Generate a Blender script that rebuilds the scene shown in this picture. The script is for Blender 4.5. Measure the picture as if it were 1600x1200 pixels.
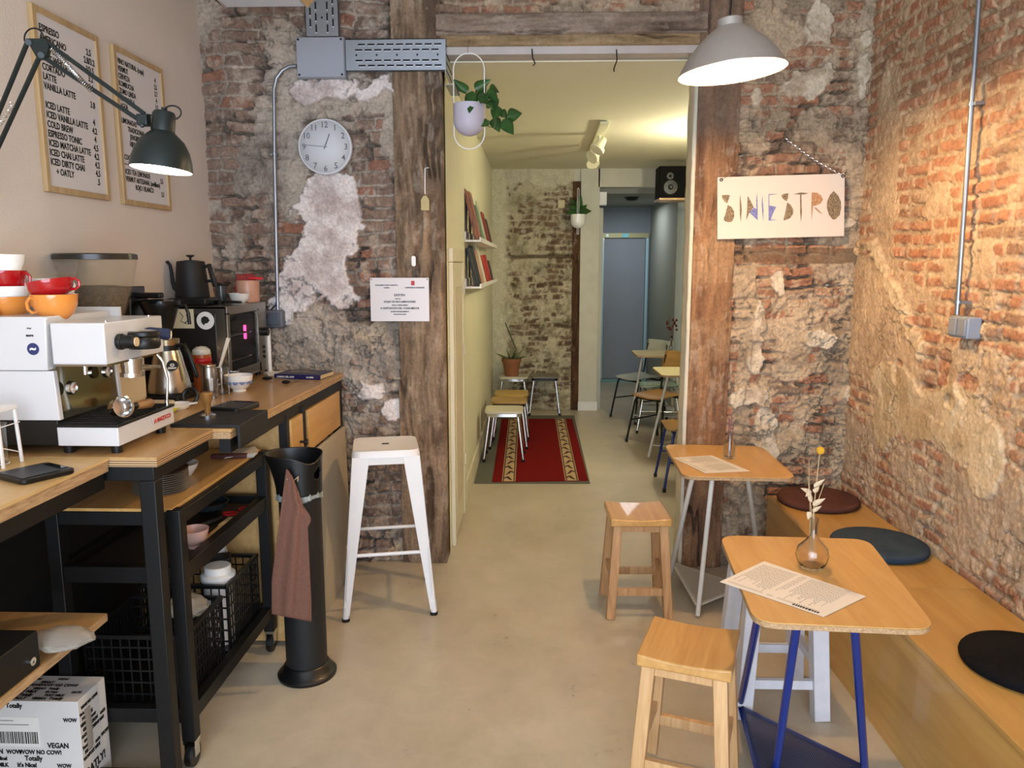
import bpy, bmesh, math, random
import numpy as np
from mathutils import Vector, Matrix, Euler
from math import sin, cos, pi, radians as R
rnd = random.Random(7)
S = bpy.context.scene
COL = S.collection
for o in list(bpy.data.objects): bpy.data.objects.remove(o)

# ------------------------------------------------------------------ camera
H = 1.68
PITCH, YAW = R(8.76), R(1.76)
cd = bpy.data.cameras.new('camera'); cam = bpy.data.objects.new('camera', cd); COL.objects.link(cam)
cam.location = (0, 0, H); cam.rotation_euler = (R(90)-PITCH, 0, YAW)
cd.sensor_width = 36; cd.lens = 27.0; cd.clip_start = .05; cd.clip_end = 60
S.camera = cam
# ------------------------------------------------------------------ world, exposure, large lights
W = bpy.data.worlds.new('world'); S.world = W; W.use_nodes = True
W.node_tree.nodes['Background'].inputs[0].default_value = (.62, .76, 1, 1)
W.node_tree.nodes['Background'].inputs[1].default_value = .9
vs = S.view_settings
vs.view_transform = 'Standard'; vs.look = 'None'; vs.gamma = 1; vs.use_curve_mapping = False
vs.exposure = 0.98
def area(name, loc, rot, sx, sy, power, col):
    l = bpy.data.lights.new(name, 'AREA'); l.shape = 'RECTANGLE'; l.size = sx; l.size_y = sy; l.energy = power; l.color = col
    o = bpy.data.objects.new(name, l); COL.objects.link(o); o.location = loc; o.rotation_euler = rot; return o
area('daylight_shopfront', (0, -1.38, 1.5), (R(90), 0, 0), 3.2, 2.6, 96, (.74, .85, 1.0))     # daylight through the glazed shopfront
area('rear_passage_fill', (1.2, 10.2, 2.45), (0, 0, 0), .5, .8, 4.5, (.85, .92, 1.0))          # added cool fill to brighten the rear passage, no visible source

# ------------------------------------------------------------------ pixel helpers (photo frame 1600x1200 -> points on real planes)
fw = Vector((-sin(YAW)*cos(PITCH), cos(YAW)*cos(PITCH), -sin(PITCH)))
rt = Vector((cos(YAW), sin(YAW), 0)); up = rt.cross(fw)
C0 = Vector((0, 0, H))
def ray(x, y): return fw + rt*((x-800)/1200) + up*((600-y)/1200)
def PZ(x, y, z=0): d = ray(x, y); return C0 + d*((z-H)/d.z)
def PY(x, y, v): d = ray(x, y); return C0 + d*(v/d.y)
def PX(x, y, v): d = ray(x, y); return C0 + d*(v/d.x)

# ------------------------------------------------------------------ materials
def lin(c):
    if isinstance(c, str):
        c = c.lstrip('#'); c = [int(c[i:i+2], 16)/255 for i in (0, 2, 4)]
    return tuple((v/12.92 if v <= .04045 else ((v+.055)/1.055)**2.4) for v in c)
MC = {}
def M(name, col, rough=.5, metal=0, var=.0, vs=8, bump=0, bs=60, stretch=(1,1,1), emit=0, trans=0, ior=1.45, col2=None, spec=.5, coat=0, sheen=0):
    if name in MC: return MC[name]
    m = bpy.data.materials.new(name); MC[name] = m; m.use_nodes = True
    nt = m.node_tree; b = nt.nodes['Principled BSDF']; L = nt.links
    c = lin(col)
    b.inputs['Base Color'].default_value = (*c, 1); b.inputs['Roughness'].default_value = rough; b.inputs['Metallic'].default_value = metal
    b.inputs['Specular IOR Level'].default_value = spec; b.inputs['Coat Weight'].default_value = coat
    b.inputs['Transmission Weight'].default_value = trans; b.inputs['IOR'].default_value = ior
    if sheen: b.inputs['Sheen Weight'].default_value = sheen
    if emit: b.inputs['Emission Color'].default_value = (*c, 1); b.inputs['Emission Strength'].default_value = emit
    if var or bump or col2:
        tc = nt.nodes.new('ShaderNodeTexCoord'); mp = nt.nodes.new('ShaderNodeMapping'); mp.inputs['Scale'].default_value = stretch
        L.new(tc.outputs['Object'], mp.inputs['Vector'])
    if var or col2:
        n = nt.nodes.new('ShaderNodeTexNoise'); n.inputs['Scale'].default_value = vs; n.inputs['Detail'].default_value = 6; n.inputs['Roughness'].default_value = .62
        L.new(mp.outputs[0], n.inputs['Vector'])
        cr = nt.nodes.new('ShaderNodeValToRGB'); cr.color_ramp.elements[0].position = .3; cr.color_ramp.elements[1].position = .7
        c2 = lin(col2) if col2 else tuple(min(1, v*(1+var)) for v in c)
        c1 = c if col2 else tuple(v*(1-var) for v in c)
        cr.color_ramp.elements[0].color = (*c1, 1); cr.color_ramp.elements[1].color = (*c2, 1)
        L.new(n.outputs['Fac'], cr.inputs[0]); L.new(cr.outputs[0], b.inputs['Base Color'])
    if bump:
        n2 = nt.nodes.new('ShaderNodeTexNoise'); n2.inputs['Scale'].default_value = bs; n2.inputs['Detail'].default_value = 5
        L.new(mp.outputs[0], n2.inputs['Vector'])
        bp = nt.nodes.new('ShaderNodeBump'); bp.inputs['Strength'].default_value = bump; bp.inputs['Distance'].default_value = .01
        L.new(n2.outputs['Fac'], bp.inputs['Height']); L.new(bp.outputs[0], b.inputs['Normal'])
    return m
def wood(name, c1, c2, rough=.42, axis='x', scale=9, coat=0, bump=.08):
    """long grain along one local axis"""
    if name in MC: return MC[name]
    m = bpy.data.materials.new(name); MC[name] = m; m.use_nodes = True
    nt = m.node_tree; b = nt.nodes['Principled BSDF']; L = nt.links
    tc = nt.nodes.new('ShaderNodeTexCoord'); mp = nt.nodes.new('ShaderNodeMapping')
    st = {'x': (.09, 1, 1), 'y': (1, .09, 1), 'z': (1, 1, .07)}[axis]
    mp.inputs['Scale'].default_value = st; L.new(tc.outputs['Object'], mp.inputs['Vector'])
    n = nt.nodes.new('ShaderNodeTexNoise'); n.inputs['Scale'].default_value = scale*3; n.inputs['Detail'].default_value = 8; n.inputs['Distortion'].default_value = 1.2
    L.new(mp.outputs[0], n.inputs['Vector'])
    n3 = nt.nodes.new('ShaderNodeTexNoise'); n3.inputs['Scale'].default_value = scale*14; n3.inputs['Detail'].default_value = 3
    L.new(mp.outputs[0], n3.inputs['Vector'])
    mx = nt.nodes.new('ShaderNodeMath'); mx.operation = 'MULTIPLY_ADD'; mx.inputs[1].default_value = .35
    L.new(n3.outputs['Fac'], mx.inputs[0]); L.new(n.outputs['Fac'], mx.inputs[2])
    cr = nt.nodes.new('ShaderNodeValToRGB'); cr.color_ramp.elements[0].position = .45; cr.color_ramp.elements[1].position = .9
    cr.color_ramp.elements[0].color = (*lin(c1), 1); cr.color_ramp.elements[1].color = (*lin(c2), 1)
    L.new(mx.outputs[0], cr.inputs[0]); L.new(cr.outputs[0], b.inputs['Base Color'])
    b.inputs['Roughness'].default_value = rough; b.inputs['Coat Weight'].default_value = coat
    bp = nt.nodes.new('ShaderNodeBump'); bp.inputs['Strength'].default_value = bump; bp.inputs['Distance'].default_value = .004
    L.new(mx.outputs[0], bp.inputs['Height']); L.new(bp.outputs[0], b.inputs['Normal'])
    return m
def attr_mat(name, rough=.9, bump=.5, bs=90, nmix=.35):
    """albedo stored per vertex by the relief generator, broken up by fine noise"""
    m = bpy.data.materials.new(name); m.use_nodes = True
    nt = m.node_tree; b = nt.nodes['Principled BSDF']; L = nt.links
    a = nt.nodes.new('ShaderNodeVertexColor'); a.layer_name = 'Col'
    tc = nt.nodes.new('ShaderNodeTexCoord')
    n = nt.nodes.new('ShaderNodeTexNoise'); n.inputs['Scale'].default_value = 70; n.inputs['Detail'].default_value = 6; n.inputs['Roughness'].default_value = .7
    L.new(tc.outputs['Object'], n.inputs['Vector'])
    cr = nt.nodes.new('ShaderNodeMapRange'); cr.inputs[1].default_value = .3; cr.inputs[2].default_value = .7; cr.inputs[3].default_value = 1-nmix; cr.inputs[4].default_value = 1+nmix
    L.new(n.outputs['Fac'], cr.inputs[0])
    vm = nt.nodes.new('ShaderNodeVectorMath'); vm.operation = 'SCALE'
    L.new(a.outputs['Color'], vm.inputs[0]); L.new(cr.outputs[0], vm.inputs['Scale']); L.new(vm.outputs[0], b.inputs['Base Color'])
    b.inputs['Roughness'].default_value = rough; b.inputs['Specular IOR Level'].default_value = .3
    n2 = nt.nodes.new('ShaderNodeTexNoise'); n2.inputs['Scale'].default_value = bs; n2.inputs['Detail'].default_value = 6; n2.inputs['Roughness'].default_value = .7
    L.new(tc.outputs['Object'], n2.inputs['Vector'])
    bp = nt.nodes.new('ShaderNodeBump'); bp.inputs['Strength'].default_value = bump; bp.inputs['Distance'].default_value = .012
    L.new(n2.outputs['Fac'], bp.inputs['Height']); L.new(bp.outputs[0], b.inputs['Normal'])
    return m
PLY = dict(c1='#c18a42', c2='#d2a05a')
m_ply = wood('plywood_honey', '#bb8c4c', '#cda263', .38, 'y', 5, coat=.15, bump=.03)
m_plyx = wood('plywood_pale', '#b98f55', '#d1aa70', .45, 'y', 6, bump=.04)
m_plyedge = wood('plywood_edge', '#8a6842', '#c0a078', .6, 'y', 45, bump=.02)
m_counter = wood('counter_ply', '#a57c4a', '#bd9764', .35, 'y', 5, coat=.2, bump=.03)
m_steel = M('black_steel', '#0e0d0c', .5, .2, bump=.05, bs=200)
m_blackp = M('black_plastic', '#0c0c0c', .38)
m_blackm = M('matte_black', '#121212', .6, bump=.03, bs=300)
m_white = M('white_paint', '#e6e4e0', .35, var=.03, vs=5)
m_whitec = M('white_ceramic', '#f0ede6', .12, coat=.5)
m_chrome = M('chrome', '#d8d8d8', .14, 1)
m_brushed = M('brushed_steel', '#b9b4ab', .3, 1, var=.05, vs=40, stretch=(1,1,.05))
m_galv = M('galvanised_steel', '#9aa0a8', .38, .85, var=.06, vs=14)
m_greyp = M('grey_enclosure', '#8f949c', .45, var=.03)
m_glass = M('clear_glass', '#ffffff', .02, trans=1, ior=1.45)
def thin_glass(name, col, alpha, rough=.03):
    m = M(name, col, rough, spec=.6); m.node_tree.nodes['Principled BSDF'].inputs['Alpha'].default_value = alpha; return m
m_thin = thin_glass('thin_glass', '#e8eef0', .10)
m_paper = M('paper', '#ded9d0', .7)
m_ink = M('black_ink', '#15130f', .7)
m_inkg = M('grey_ink', '#9c968c', .8)
m_red = M('red_glaze', '#a30e16', .12, coat=.6)
m_orange = M('orange_glaze', '#d98a3c', .15, coat=.6)
m_oak = wood('stool_oak', '#a07248', '#c49a6a', .4, 'z', 12, bump=.1)
m_oakseat = wood('stool_seat_oak', '#b28244', '#c89a5a', .3, 'y', 8, coat=.3, bump=.06)
m_plaster = M('cream_plaster', '#d8cfae', .75, var=.05, vs=3, bump=.12, bs=25)

# ------------------------------------------------------------------ mesh builder
class MB:
    def __init__(s): s.b = bmesh.new()
    def _x(s, verts, mat):
        if mat is not None: bmesh.ops.transform(s.b, matrix=mat, verts=verts)
        return s
    def box(s, x0, x1, y0, y1, z0, z1, mat=None):
        v = [s.b.verts.new(p) for p in ((x0,y0,z0),(x1,y0,z0),(x1,y1,z0),(x0,y1,z0),(x0,y0,z1),(x1,y0,z1),(x1,y1,z1),(x0,y1,z1))]
        for f in ((0,3,2,1),(4,5,6,7),(0,1,5,4),(1,2,6,5),(2,3,7,6),(3,0,4,7)): s.b.faces.new([v[i] for i in f])
        return s._x(v, mat)
    def cbox(s, c, d, rz=0, rx=0, ry=0):
        m = Matrix.Translation(c) @ Euler((rx, ry, rz)).to_matrix().to_4x4()
        return s.box(-d[0]/2, d[0]/2, -d[1]/2, d[1]/2, -d[2]/2, d[2]/2, m)
    def bar(s, p0, p1, w, d, twist=0, w1=None, d1=None):
        """rectangular bar from p0 to p1"""
        p0, p1 = Vector(p0), Vector(p1); z = (p1-p0).normalized()
        x = Vector((1,0,0)); x = (x - z*x.dot(z))
        if x.length < .1: x = Vector((0,1,0)); x = x - z*x.dot(z)
        x.normalize(); y = z.cross(x)
        if twist: q = Matrix.Rotation(twist, 3, z); x = q @ x; y = q @ y
        w1 = w if w1 is None else w1; d1 = d if d1 is None else d1
        v = []
        for p, a, b_ in ((p0, w, d), (p1, w1, d1)):
            for sx, sy in ((-1,-1),(1,-1),(1,1),(-1,1)): v.append(s.b.verts.new(p + x*sx*a/2 + y*sy*b_/2))
        for f in ((0,3,2,1),(4,5,6,7),(0,1,5,4),(1,2,6,5),(2,3,7,6),(3,0,4,7)): s.b.faces.new([v[i] for i in f])
        return s
    def tube(s, pts, r, seg=8, closed=False, radii=None):
        pts = [Vector(p) for p in pts]; n = len(pts); rings = []
        prev = None
        for i, p in enumerate(pts):
            a = pts[i-1] if (i or closed) else pts[i]; c = pts[(i+1) % n] if (i < n-1 or closed) else pts[i]
            t = (c-a).normalized()
            if prev is None:
                u = Vector((0,0,1)); u = u - t*u.dot(t)
                if u.length < .2: u = Vector((1,0,0)); u = u - t*u.dot(t)
            else: u = prev - t*prev.dot(t)
            u.normalize(); prev = u; w = t.cross(u); rr = radii[i] if radii else r
            rings.append([s.b.verts.new(p + (u*cos(2*pi*k/seg) + w*sin(2*pi*k/seg))*rr) for k in range(seg)])
        m = n if closed else n-1
        for i in range(m):
            A, B = rings[i], rings[(i+1) % n]
            for k in range(seg): s.b.faces.new((A[k], A[(k+1) % seg], B[(k+1) % seg], B[k]))
        if not closed:
            s.b.faces.new(rings[0][::-1]); s.b.faces.new(rings[-1])
        return s
    def cyl(s, p0, p1, r0, r1=None, seg=20):
        r1 = r0 if r1 is None else r1
        return s.tube([p0, p1], r0, seg, radii=[r0, r1])
    def lathe(s, prof, c=(0,0,0), seg=32, mat=None, a0=0, a1=2*pi):
        full = abs(a1-a0-2*pi) < 1e-6; n = seg if full else seg+1
        allv = []; rings = []
        for r, z in prof:
            if r < 1e-6: v = [s.b.verts.new((c[0], c[1], c[2]+z))]; rings.append(v); allv += v; continue
            ring = [s.b.verts.new((c[0]+r*cos(a0+(a1-a0)*k/seg), c[1]+r*sin(a0+(a1-a0)*k/seg), c[2]+z)) for k in range(n)]
            rings.append(ring); allv += ring
        for A, B in zip(rings, rings[1:]):
            m = seg
            for k in range(m):
                k2 = (k+1) % n
                if len(A) == 1 and len(B) == 1: continue
                if len(A) == 1: s.b.faces.new((A[0], B[k2], B[k]))
                elif len(B) == 1: s.b.faces.new((A[k], A[k2], B[0]))
                else: s.b.faces.new((A[k], A[k2], B[k2], B[k]))
        return s._x(allv, mat)
    def prism(s, poly, z0, z1, mat=None):
        a = [s.b.verts.new((x, y, z0)) for x, y in poly]; c = [s.b.verts.new((x, y, z1)) for x, y in poly]
        n = len(poly); s.b.faces.new(a[::-1]); s.b.faces.new(c)
        for i in range(n): s.b.faces.new((a[i], a[(i+1) % n], c[(i+1) % n], c[i]))
        return s._x(a+c, mat)
    def pane(s, pts, t):
        """thin slab from 3-D polygon, thickened by vector t"""
        t = Vector(t); a = [s.b.verts.new(Vector(p)) for p in pts]; c = [s.b.verts.new(Vector(p)+t) for p in pts]
        n = len(pts); s.b.faces.new(a[::-1]); s.b.faces.new(c)
        for i in range(n): s.b.faces.new((a[i], a[(i+1) % n], c[(i+1) % n], c[i]))
        return s
    def sph(s, c, r, sc=(1,1,1), seg=16):
        d = bmesh.ops.create_uvsphere(s.b, u_segments=seg, v_segments=max(6, seg//2), radius=r)
        return s._x(d['verts'], Matrix.Translation(c) @ Matrix.Diagonal((*sc, 1)))
    def grid(s, fn, nu, nv):
        g = [[s.b.verts.new(fn(i/nu, j/nv)) for i in range(nu+1)] for j in range(nv+1)]
        for j in range(nv):
            for i in range(nu): s.b.faces.new((g[j][i], g[j][i+1], g[j+1][i+1], g[j+1][i]))
        return s
def rrect(w, d, r, n=6, cx=0, cy=0):
    pts = []
    for sx, sy, a in ((1,1,0),(-1,1,90),(-1,-1,180),(1,-1,270)):
        for k in range(n+1):
            t = R(a+90*k/n); pts.append((cx+sx*(w/2-r)+r*cos(t), cy+sy*(d/2-r)+r*sin(t)))
    return pts
def rootmat(o):
    while o.parent: o = o.parent
    return Matrix.Translation(o.location) @ o.rotation_euler.to_matrix().to_4x4()
def P(name, mb, mat, parent=None, world=False, bevel=0, bseg=2, sub=0, solid=0, flat=False, ang=38, mats=None, label=None):
    b = mb.b
    if world and parent is not None: bmesh.ops.transform(b, matrix=rootmat(parent).inverted(), verts=b.verts)
    bmesh.ops.recalc_face_normals(b, faces=b.faces)
    me = bpy.data.meshes.new(name); b.to_mesh(me); b.free()
    o = bpy.data.objects.new(name, me); COL.objects.link(o)
    me.materials.append(mat)
    for mm in (mats or []): me.materials.append(mm)
    if not flat:
        me.polygons.foreach_set('use_smooth', [True]*len(me.polygons)); me.set_sharp_from_angle(angle=R(ang))
    if parent is not None: o.parent = parent
    if solid: md = o.modifiers.new('solid', 'SOLIDIFY'); md.thickness = solid; md.offset = 0
    if bevel: md = o.modifiers.new('bevel', 'BEVEL'); md.width = bevel; md.segments = bseg; md.limit_method = 'ANGLE'; md.angle_limit = R(40)
    if sub: md = o.modifiers.new('sub', 'SUBSURF'); md.levels = sub; md.render_levels = sub
    if label: o['label'] = label
    return o
def thing(name, label, cat, loc=(0,0,0), rz=0, group=None):
    o = bpy.data.objects.new(name, None); COL.objects.link(o); o.location = loc; o.rotation_euler = (0, 0, rz)
    o.empty_display_size = .1; o['label'] = label; o['category'] = cat
    if group: o['group'] = group
    return o
def tag(o, label, cat, group=None):
    o['label'] = label; o['category'] = cat
    if group: o['group'] = group
    return o
def struct(name, mb, mat, label=None, **k):
    o = P(name, mb, mat, **k); o['kind'] = 'structure'
    if label: o['label'] = label
    return o
def copy_tree(o, parent=None):
    c = o.copy(); COL.objects.link(c); c.parent = parent
    for ch in list(bpy.data.objects):
        if ch.parent == o and ch is not c: copy_tree(ch, c)
    return c
def dup(o, loc, rz, label, group=None):
    kids = {}
    for x in bpy.data.objects:
        if x.parent: kids.setdefault(x.parent.name, []).append(x)
    def rec(a, p):
        c = a.copy(); COL.objects.link(c); c.parent = p
        for ch in kids.get(a.name, []): rec(ch, c)
        return c
    c = rec(o, None); c.location = loc; c.rotation_euler = (0, 0, rz); c['label'] = label
    if group: c['group'] = group
    return c
def text(name, items, mat, parent, M4, bold=.0, sx=1.0, ext=.0006, world=True):
    """items: (string, x, y, size, align) in the local frame M4 (x right, y up)"""
    bm = bmesh.new()
    for st, x, y, size, al in items:
        cu = bpy.data.curves.new('t', 'FONT'); cu.body = st; cu.size = size; cu.align_x = al; cu.offset = bold; cu.extrude = ext; cu.resolution_u = 2
        to = bpy.data.objects.new('t', cu); me = bpy.data.meshes.new_from_object(to)
        me.transform(M4 @ Matrix.Translation((x, y, 0)) @ Matrix.Diagonal((sx, 1, 1, 1)))
        bm.from_mesh(me); bpy.data.objects.remove(to); bpy.data.curves.remove(cu); bpy.data.meshes.remove(me)
    mb = MB(); mb.b.free(); mb.b = bm
    return P(name, mb, mat, parent, world=world, flat=True)
def frame3(origin, xd, yd):
    x = Vector(xd).normalized(); y = Vector(yd).normalized(); z = x.cross(y)
    m = Matrix((x, y, z)).transposed().to_4x4(); m.translation = Vector(origin); return m
F_BACK = lambda o: frame3(o, (1,0,0), (0,0,1))      # faces the camera (-Y)
F_LEFT = lambda o: frame3(o, (0,1,0), (0,0,1))      # on the left wall, faces +X

# ------------------------------------------------------------------ numpy noise and relief walls
def lat(u, v, seed):
    rs = np.random.RandomState(seed); T = rs.rand(256, 256)
    ui = np.floor(u).astype(int); vi = np.floor(v).astype(int); fu = u-ui; fv = v-vi
    fu = fu*fu*(3-2*fu); fv = fv*fv*(3-2*fv)
    g = lambda a, b: T[a % 256, b % 256]
    return (g(ui, vi)*(1-fu)+g(ui+1, vi)*fu)*(1-fv) + (g(ui, vi+1)*(1-fu)+g(ui+1, vi+1)*fu)*fv
def fbm(u, v, s, octv=4, seed=1, gain=.5):
    a = 1; t = 0; n = 0
    for k in range(octv):
        t = t + a*lat(u*s*2**k+17.3*k, v*s*2**k+5.1*k, seed+k); n += a; a *= gain
    return t/n
def sst(a, b, x): t = np.clip((x-a)/(b-a), 0, 1); return t*t*(3-2*t)
def hsh(i, j, seed):
    rs = np.random.RandomState(seed); T = rs.rand(512, 512); return T[i % 512, j % 512]
def bricks(u, v, seed, Lb=.25, ph=.062, mo=.013, warp=.016):
    wu = u + (fbm(u, v, 9, 3, seed+3)-.5)*warp*2; wv = v + (fbm(u, v, 5, 3, seed+9)-.5)*warp*1.6
    row = np.floor(wv/ph).astype(int); fvr = wv/ph-row
    off = hsh(row, row*0+3, seed)*.6 + .5*(row % 2)
    cu = wu/Lb*(.9+.35*hsh(row, row*0+8, seed)) + off
    c = np.floor(cu).astype(int); fc = cu-c
    split = hsh(row, c, seed+5) > .72                       # headers: half bricks
    fc2 = np.where(split, (fc*2) % 1, fc); Ls = np.where(split, Lb/2, Lb); c2 = c*2+np.where(split, (fc*2).astype(int), 0)
    du = np.minimum(fc2, 1-fc2)*Ls - mo/2; dv = np.minimum(fvr, 1-fvr)*ph - mo/2
    sd = np.minimum(du, dv) + (fbm(u, v, 45, 3, seed+20)-.5)*.014
    return sd, hsh(row+40, c2+9, seed+1), hsh(row+7, c2+77, seed+2)
def mixc(a, b, t): return a*(1-t[..., None]) + b*t[..., None]
def Lc(h): return np.array(lin(h))
def blobs(u, v, lst, seed, namp=.5, s=7):
    n = fbm(u, v, s, 5, seed)-.5; out = np.zeros_like(u)
    for (cu, cv, ru, rv) in lst:
        d = 1-np.sqrt(((u-cu)/ru)**2+((v-cv)/rv)**2) + n*namp*2
        out = np.maximum(out, sst(0, .12, d))
    return out
def relief(name, U0, U1, V0, V1, res, fn, mapf, mat, depth=.12, parent=None, label=None, kind='structure'):
    nu = max(2, int((U1-U0)/res)); nv = max(2, int((V1-V0)/res))
    u, v = np.meshgrid(np.linspace(U0, U1, nu+1), np.linspace(V0, V1, nv+1))
    h, c = fn(u, v)
    X, Y, Z = mapf(u, v, h)
    co = np.stack([X, Y, Z], -1).reshape(-1, 3); N = len(co)
    idx = np.arange(N).reshape(nv+1, nu+1)
    F = np.stack([idx[:-1, :-1], idx[:-1, 1:], idx[1:, 1:], idx[1:, :-1]], -1).reshape(-1, 4)
    # closing skirt and back
    bi = np.concatenate([idx[0, :-1], idx[:-1, -1], idx[-1, :0:-1], idx[:0:-1, 0]]); nb = len(bi)
    ub, vb = u.reshape(-1)[bi], v.reshape(-1)[bi]
    bx, by, bz = mapf(ub, vb, np.full(nb, -depth)); co = np.concatenate([co, np.stack([bx, by, bz], -1)])
    k = np.arange(nb); F2 = np.stack([bi, N+k, N+(k+1) % nb, bi[(k+1) % nb]], -1)
    F = np.concatenate([F, F2])
    me = bpy.data.meshes.new(name); me.from_pydata(co.tolist(), [], F.tolist()+[list(range(N, N+nb))])
    col = np.concatenate([c.reshape(-1, 3), c.reshape(-1, 3)[bi]]); ca = me.color_attributes.new('Col', 'FLOAT_COLOR', 'POINT')
    ca.data.foreach_set('color', np.concatenate([np.clip(col, 0, 1), np.ones((len(col), 1))], 1).astype(np.float32).ravel())
    me.polygons.foreach_set('use_smooth', [True]*len(me.polygons))
    b = bmesh.new(); b.from_mesh(me); bmesh.ops.recalc_face_normals(b, faces=b.faces); b.to_mesh(me); b.free()
    me.materials.append(mat)
    o = bpy.data.objects.new(name, me); COL.objects.link(o); o.parent = parent
    if kind and parent is None: o['kind'] = kind
    if label: o['label'] = label
    return o
m_rock = attr_mat('brick_relief', .93, .5, 80, .28)
m_timber = attr_mat('old_timber', .85, .45, 120, .22)
XL, XR, YB = -1.76, 1.71, 4.2       # left wall, right wall, brick wall
def bl(lst, plane):                 # pixel ellipses -> wall ellipses
    out = []
    for x, y, rx, ry in lst:
        if plane == 'B': p = PY(x, y, YB); k = YB/1215; out.append((p.x, p.z, rx*k, ry*k))
        else: p = PX(x, y, XR); q = PX(x+rx, y, XR); t = PX(x, y-ry, XR); out.append((p.y, p.z, abs(q.y-p.y), abs(t.z-p.z)))
    return out
def detail(u, v, seed):
    """crumbly surface, chips and open joints shared by all stripped walls"""
    n1 = fbm(u, v, 16, 5, seed, .62); n2 = fbm(u, v, 42, 4, seed+11, .6); rdg = np.abs(fbm(u, v, 9, 5, seed+21, .6)-.5)*2
    crack = sst(.045, .0, rdg)*sst(.55, .64, fbm(u, v, 3, 3, seed+31))
    chip = sst(.60, .66, fbm(u, v, 24, 4, seed+41))
    return n1, n2, crack, chip
def dusty(c, u, v, seed, light, dark, amt=.5):
    c = mixc(c, np.broadcast_to(Lc(light), c.shape), sst(.5, .68, fbm(u, v, 15, 5, seed, .65))*amt)
    c = mixc(c, np.broadcast_to(Lc(dark), c.shape), sst(.57, .72, fbm(u, v, 11, 5, seed+7, .65))*amt)
    return c*(.82+.36*fbm(u, v, 55, 3, seed+13, .7))[..., None]
def stack(u, v, br, r1, smear, pl, seed, amp=1., joint=.02):
    n1, n2, crack, chip = detail(u, v, seed)
    b = br*(1-smear)*(1-pl)
    openj = (1-br)*sst(.52, .60, fbm(u, v, 7, 4, seed+61))*(1-pl)*(1-.7*smear)
    h = b*(.006+.020*r1) + smear*.016*(1-b) + pl*.026 + (n1-.5)*.040*(1-.6*pl) + (n2-.5)*.014*(1-.4*pl) - (crack*.03+chip*.008*(1-pl)) - openj*(joint+.03)
    h += (fbm(u, v, 1.7, 4, seed+71)-.5)*.05
    return b, h*amp, crack, openj
def f_left(u, v):
    sd, r1, r2 = bricks(u, v, 11, .21, .066, .013, .034)
    br = sst(-.004, .004, sd)
    nz = fbm(u, v, 3.2, 6, 31, .6)
    smear = sst(.47, .55, nz+.14*(r2-.5))
    smear = np.maximum(smear, blobs(u, v, bl([(440, 200, 50, 130), (600, 180, 50, 60), (520, 150, 90, 45), (470, 540, 70, 60), (560, 520, 80, 40), (600, 560, 70, 30), (360, 380, 25, 40), (430, 60, 40, 30)], 'B'), 51, .8))
    smear = smear*(1-blobs(u, v, bl([(345, 180, 45, 160), (575, 250, 45, 60), (575, 380, 50, 70), (390, 90, 30, 50), (580, 470, 40, 30), (545, 440, 20, 50), (600, 740, 60, 60), (400, 420, 40, 40)], 'B'), 57, .9)*.9)
    pl = blobs(u, v, bl([(515, 300, 30, 40), (505, 350, 42, 40), (495, 410, 50, 60), (465, 455, 38, 42), (545, 320, 22, 50), (535, 470, 26, 25), (590, 140, 35, 25), (500, 140, 45, 18), (450, 480, 14, 30), (585, 610, 26, 18), (620, 640, 30, 20)], 'B'), 61, .95, 9)
    b, h, crack, openj = stack(u, v, br, r1, smear, pl, 71)
    cb = mixc(Lc('#6b564a'), Lc('#8a6f5e'), r1); cb = mixc(cb, np.broadcast_to(Lc('#8f5a42'), cb.shape), sst(.84, .9, r2)*.8)
    cm = mixc(Lc('#857a6e'), Lc('#b0a394'), sst(.3, .7, fbm(u, v, 4, 5, 103)))
    low = sst(1.62, 1.35, v)
    cm = mixc(cm, np.broadcast_to(Lc('#c2ab8c'), cm.shape), sst(.40, .55, fbm(u, v, 3, 4, 107))*low*.8)
    c = dusty(mixc(cm, cb, b*.9), u, v, 105, '#b5a594', '#5a4a40', .55)
    cp_ = mixc(Lc('#b8a8a2'), Lc('#dcd2cc'), sst(.3, .6, fbm(u, v, 7, 6, 109, .65)))
    c = mixc(c, cp_, pl); c = mixc(c, np.broadcast_to(Lc('#3c3028'), c.shape), np.maximum(crack*.45, openj*.4))
    return h, c
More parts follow.
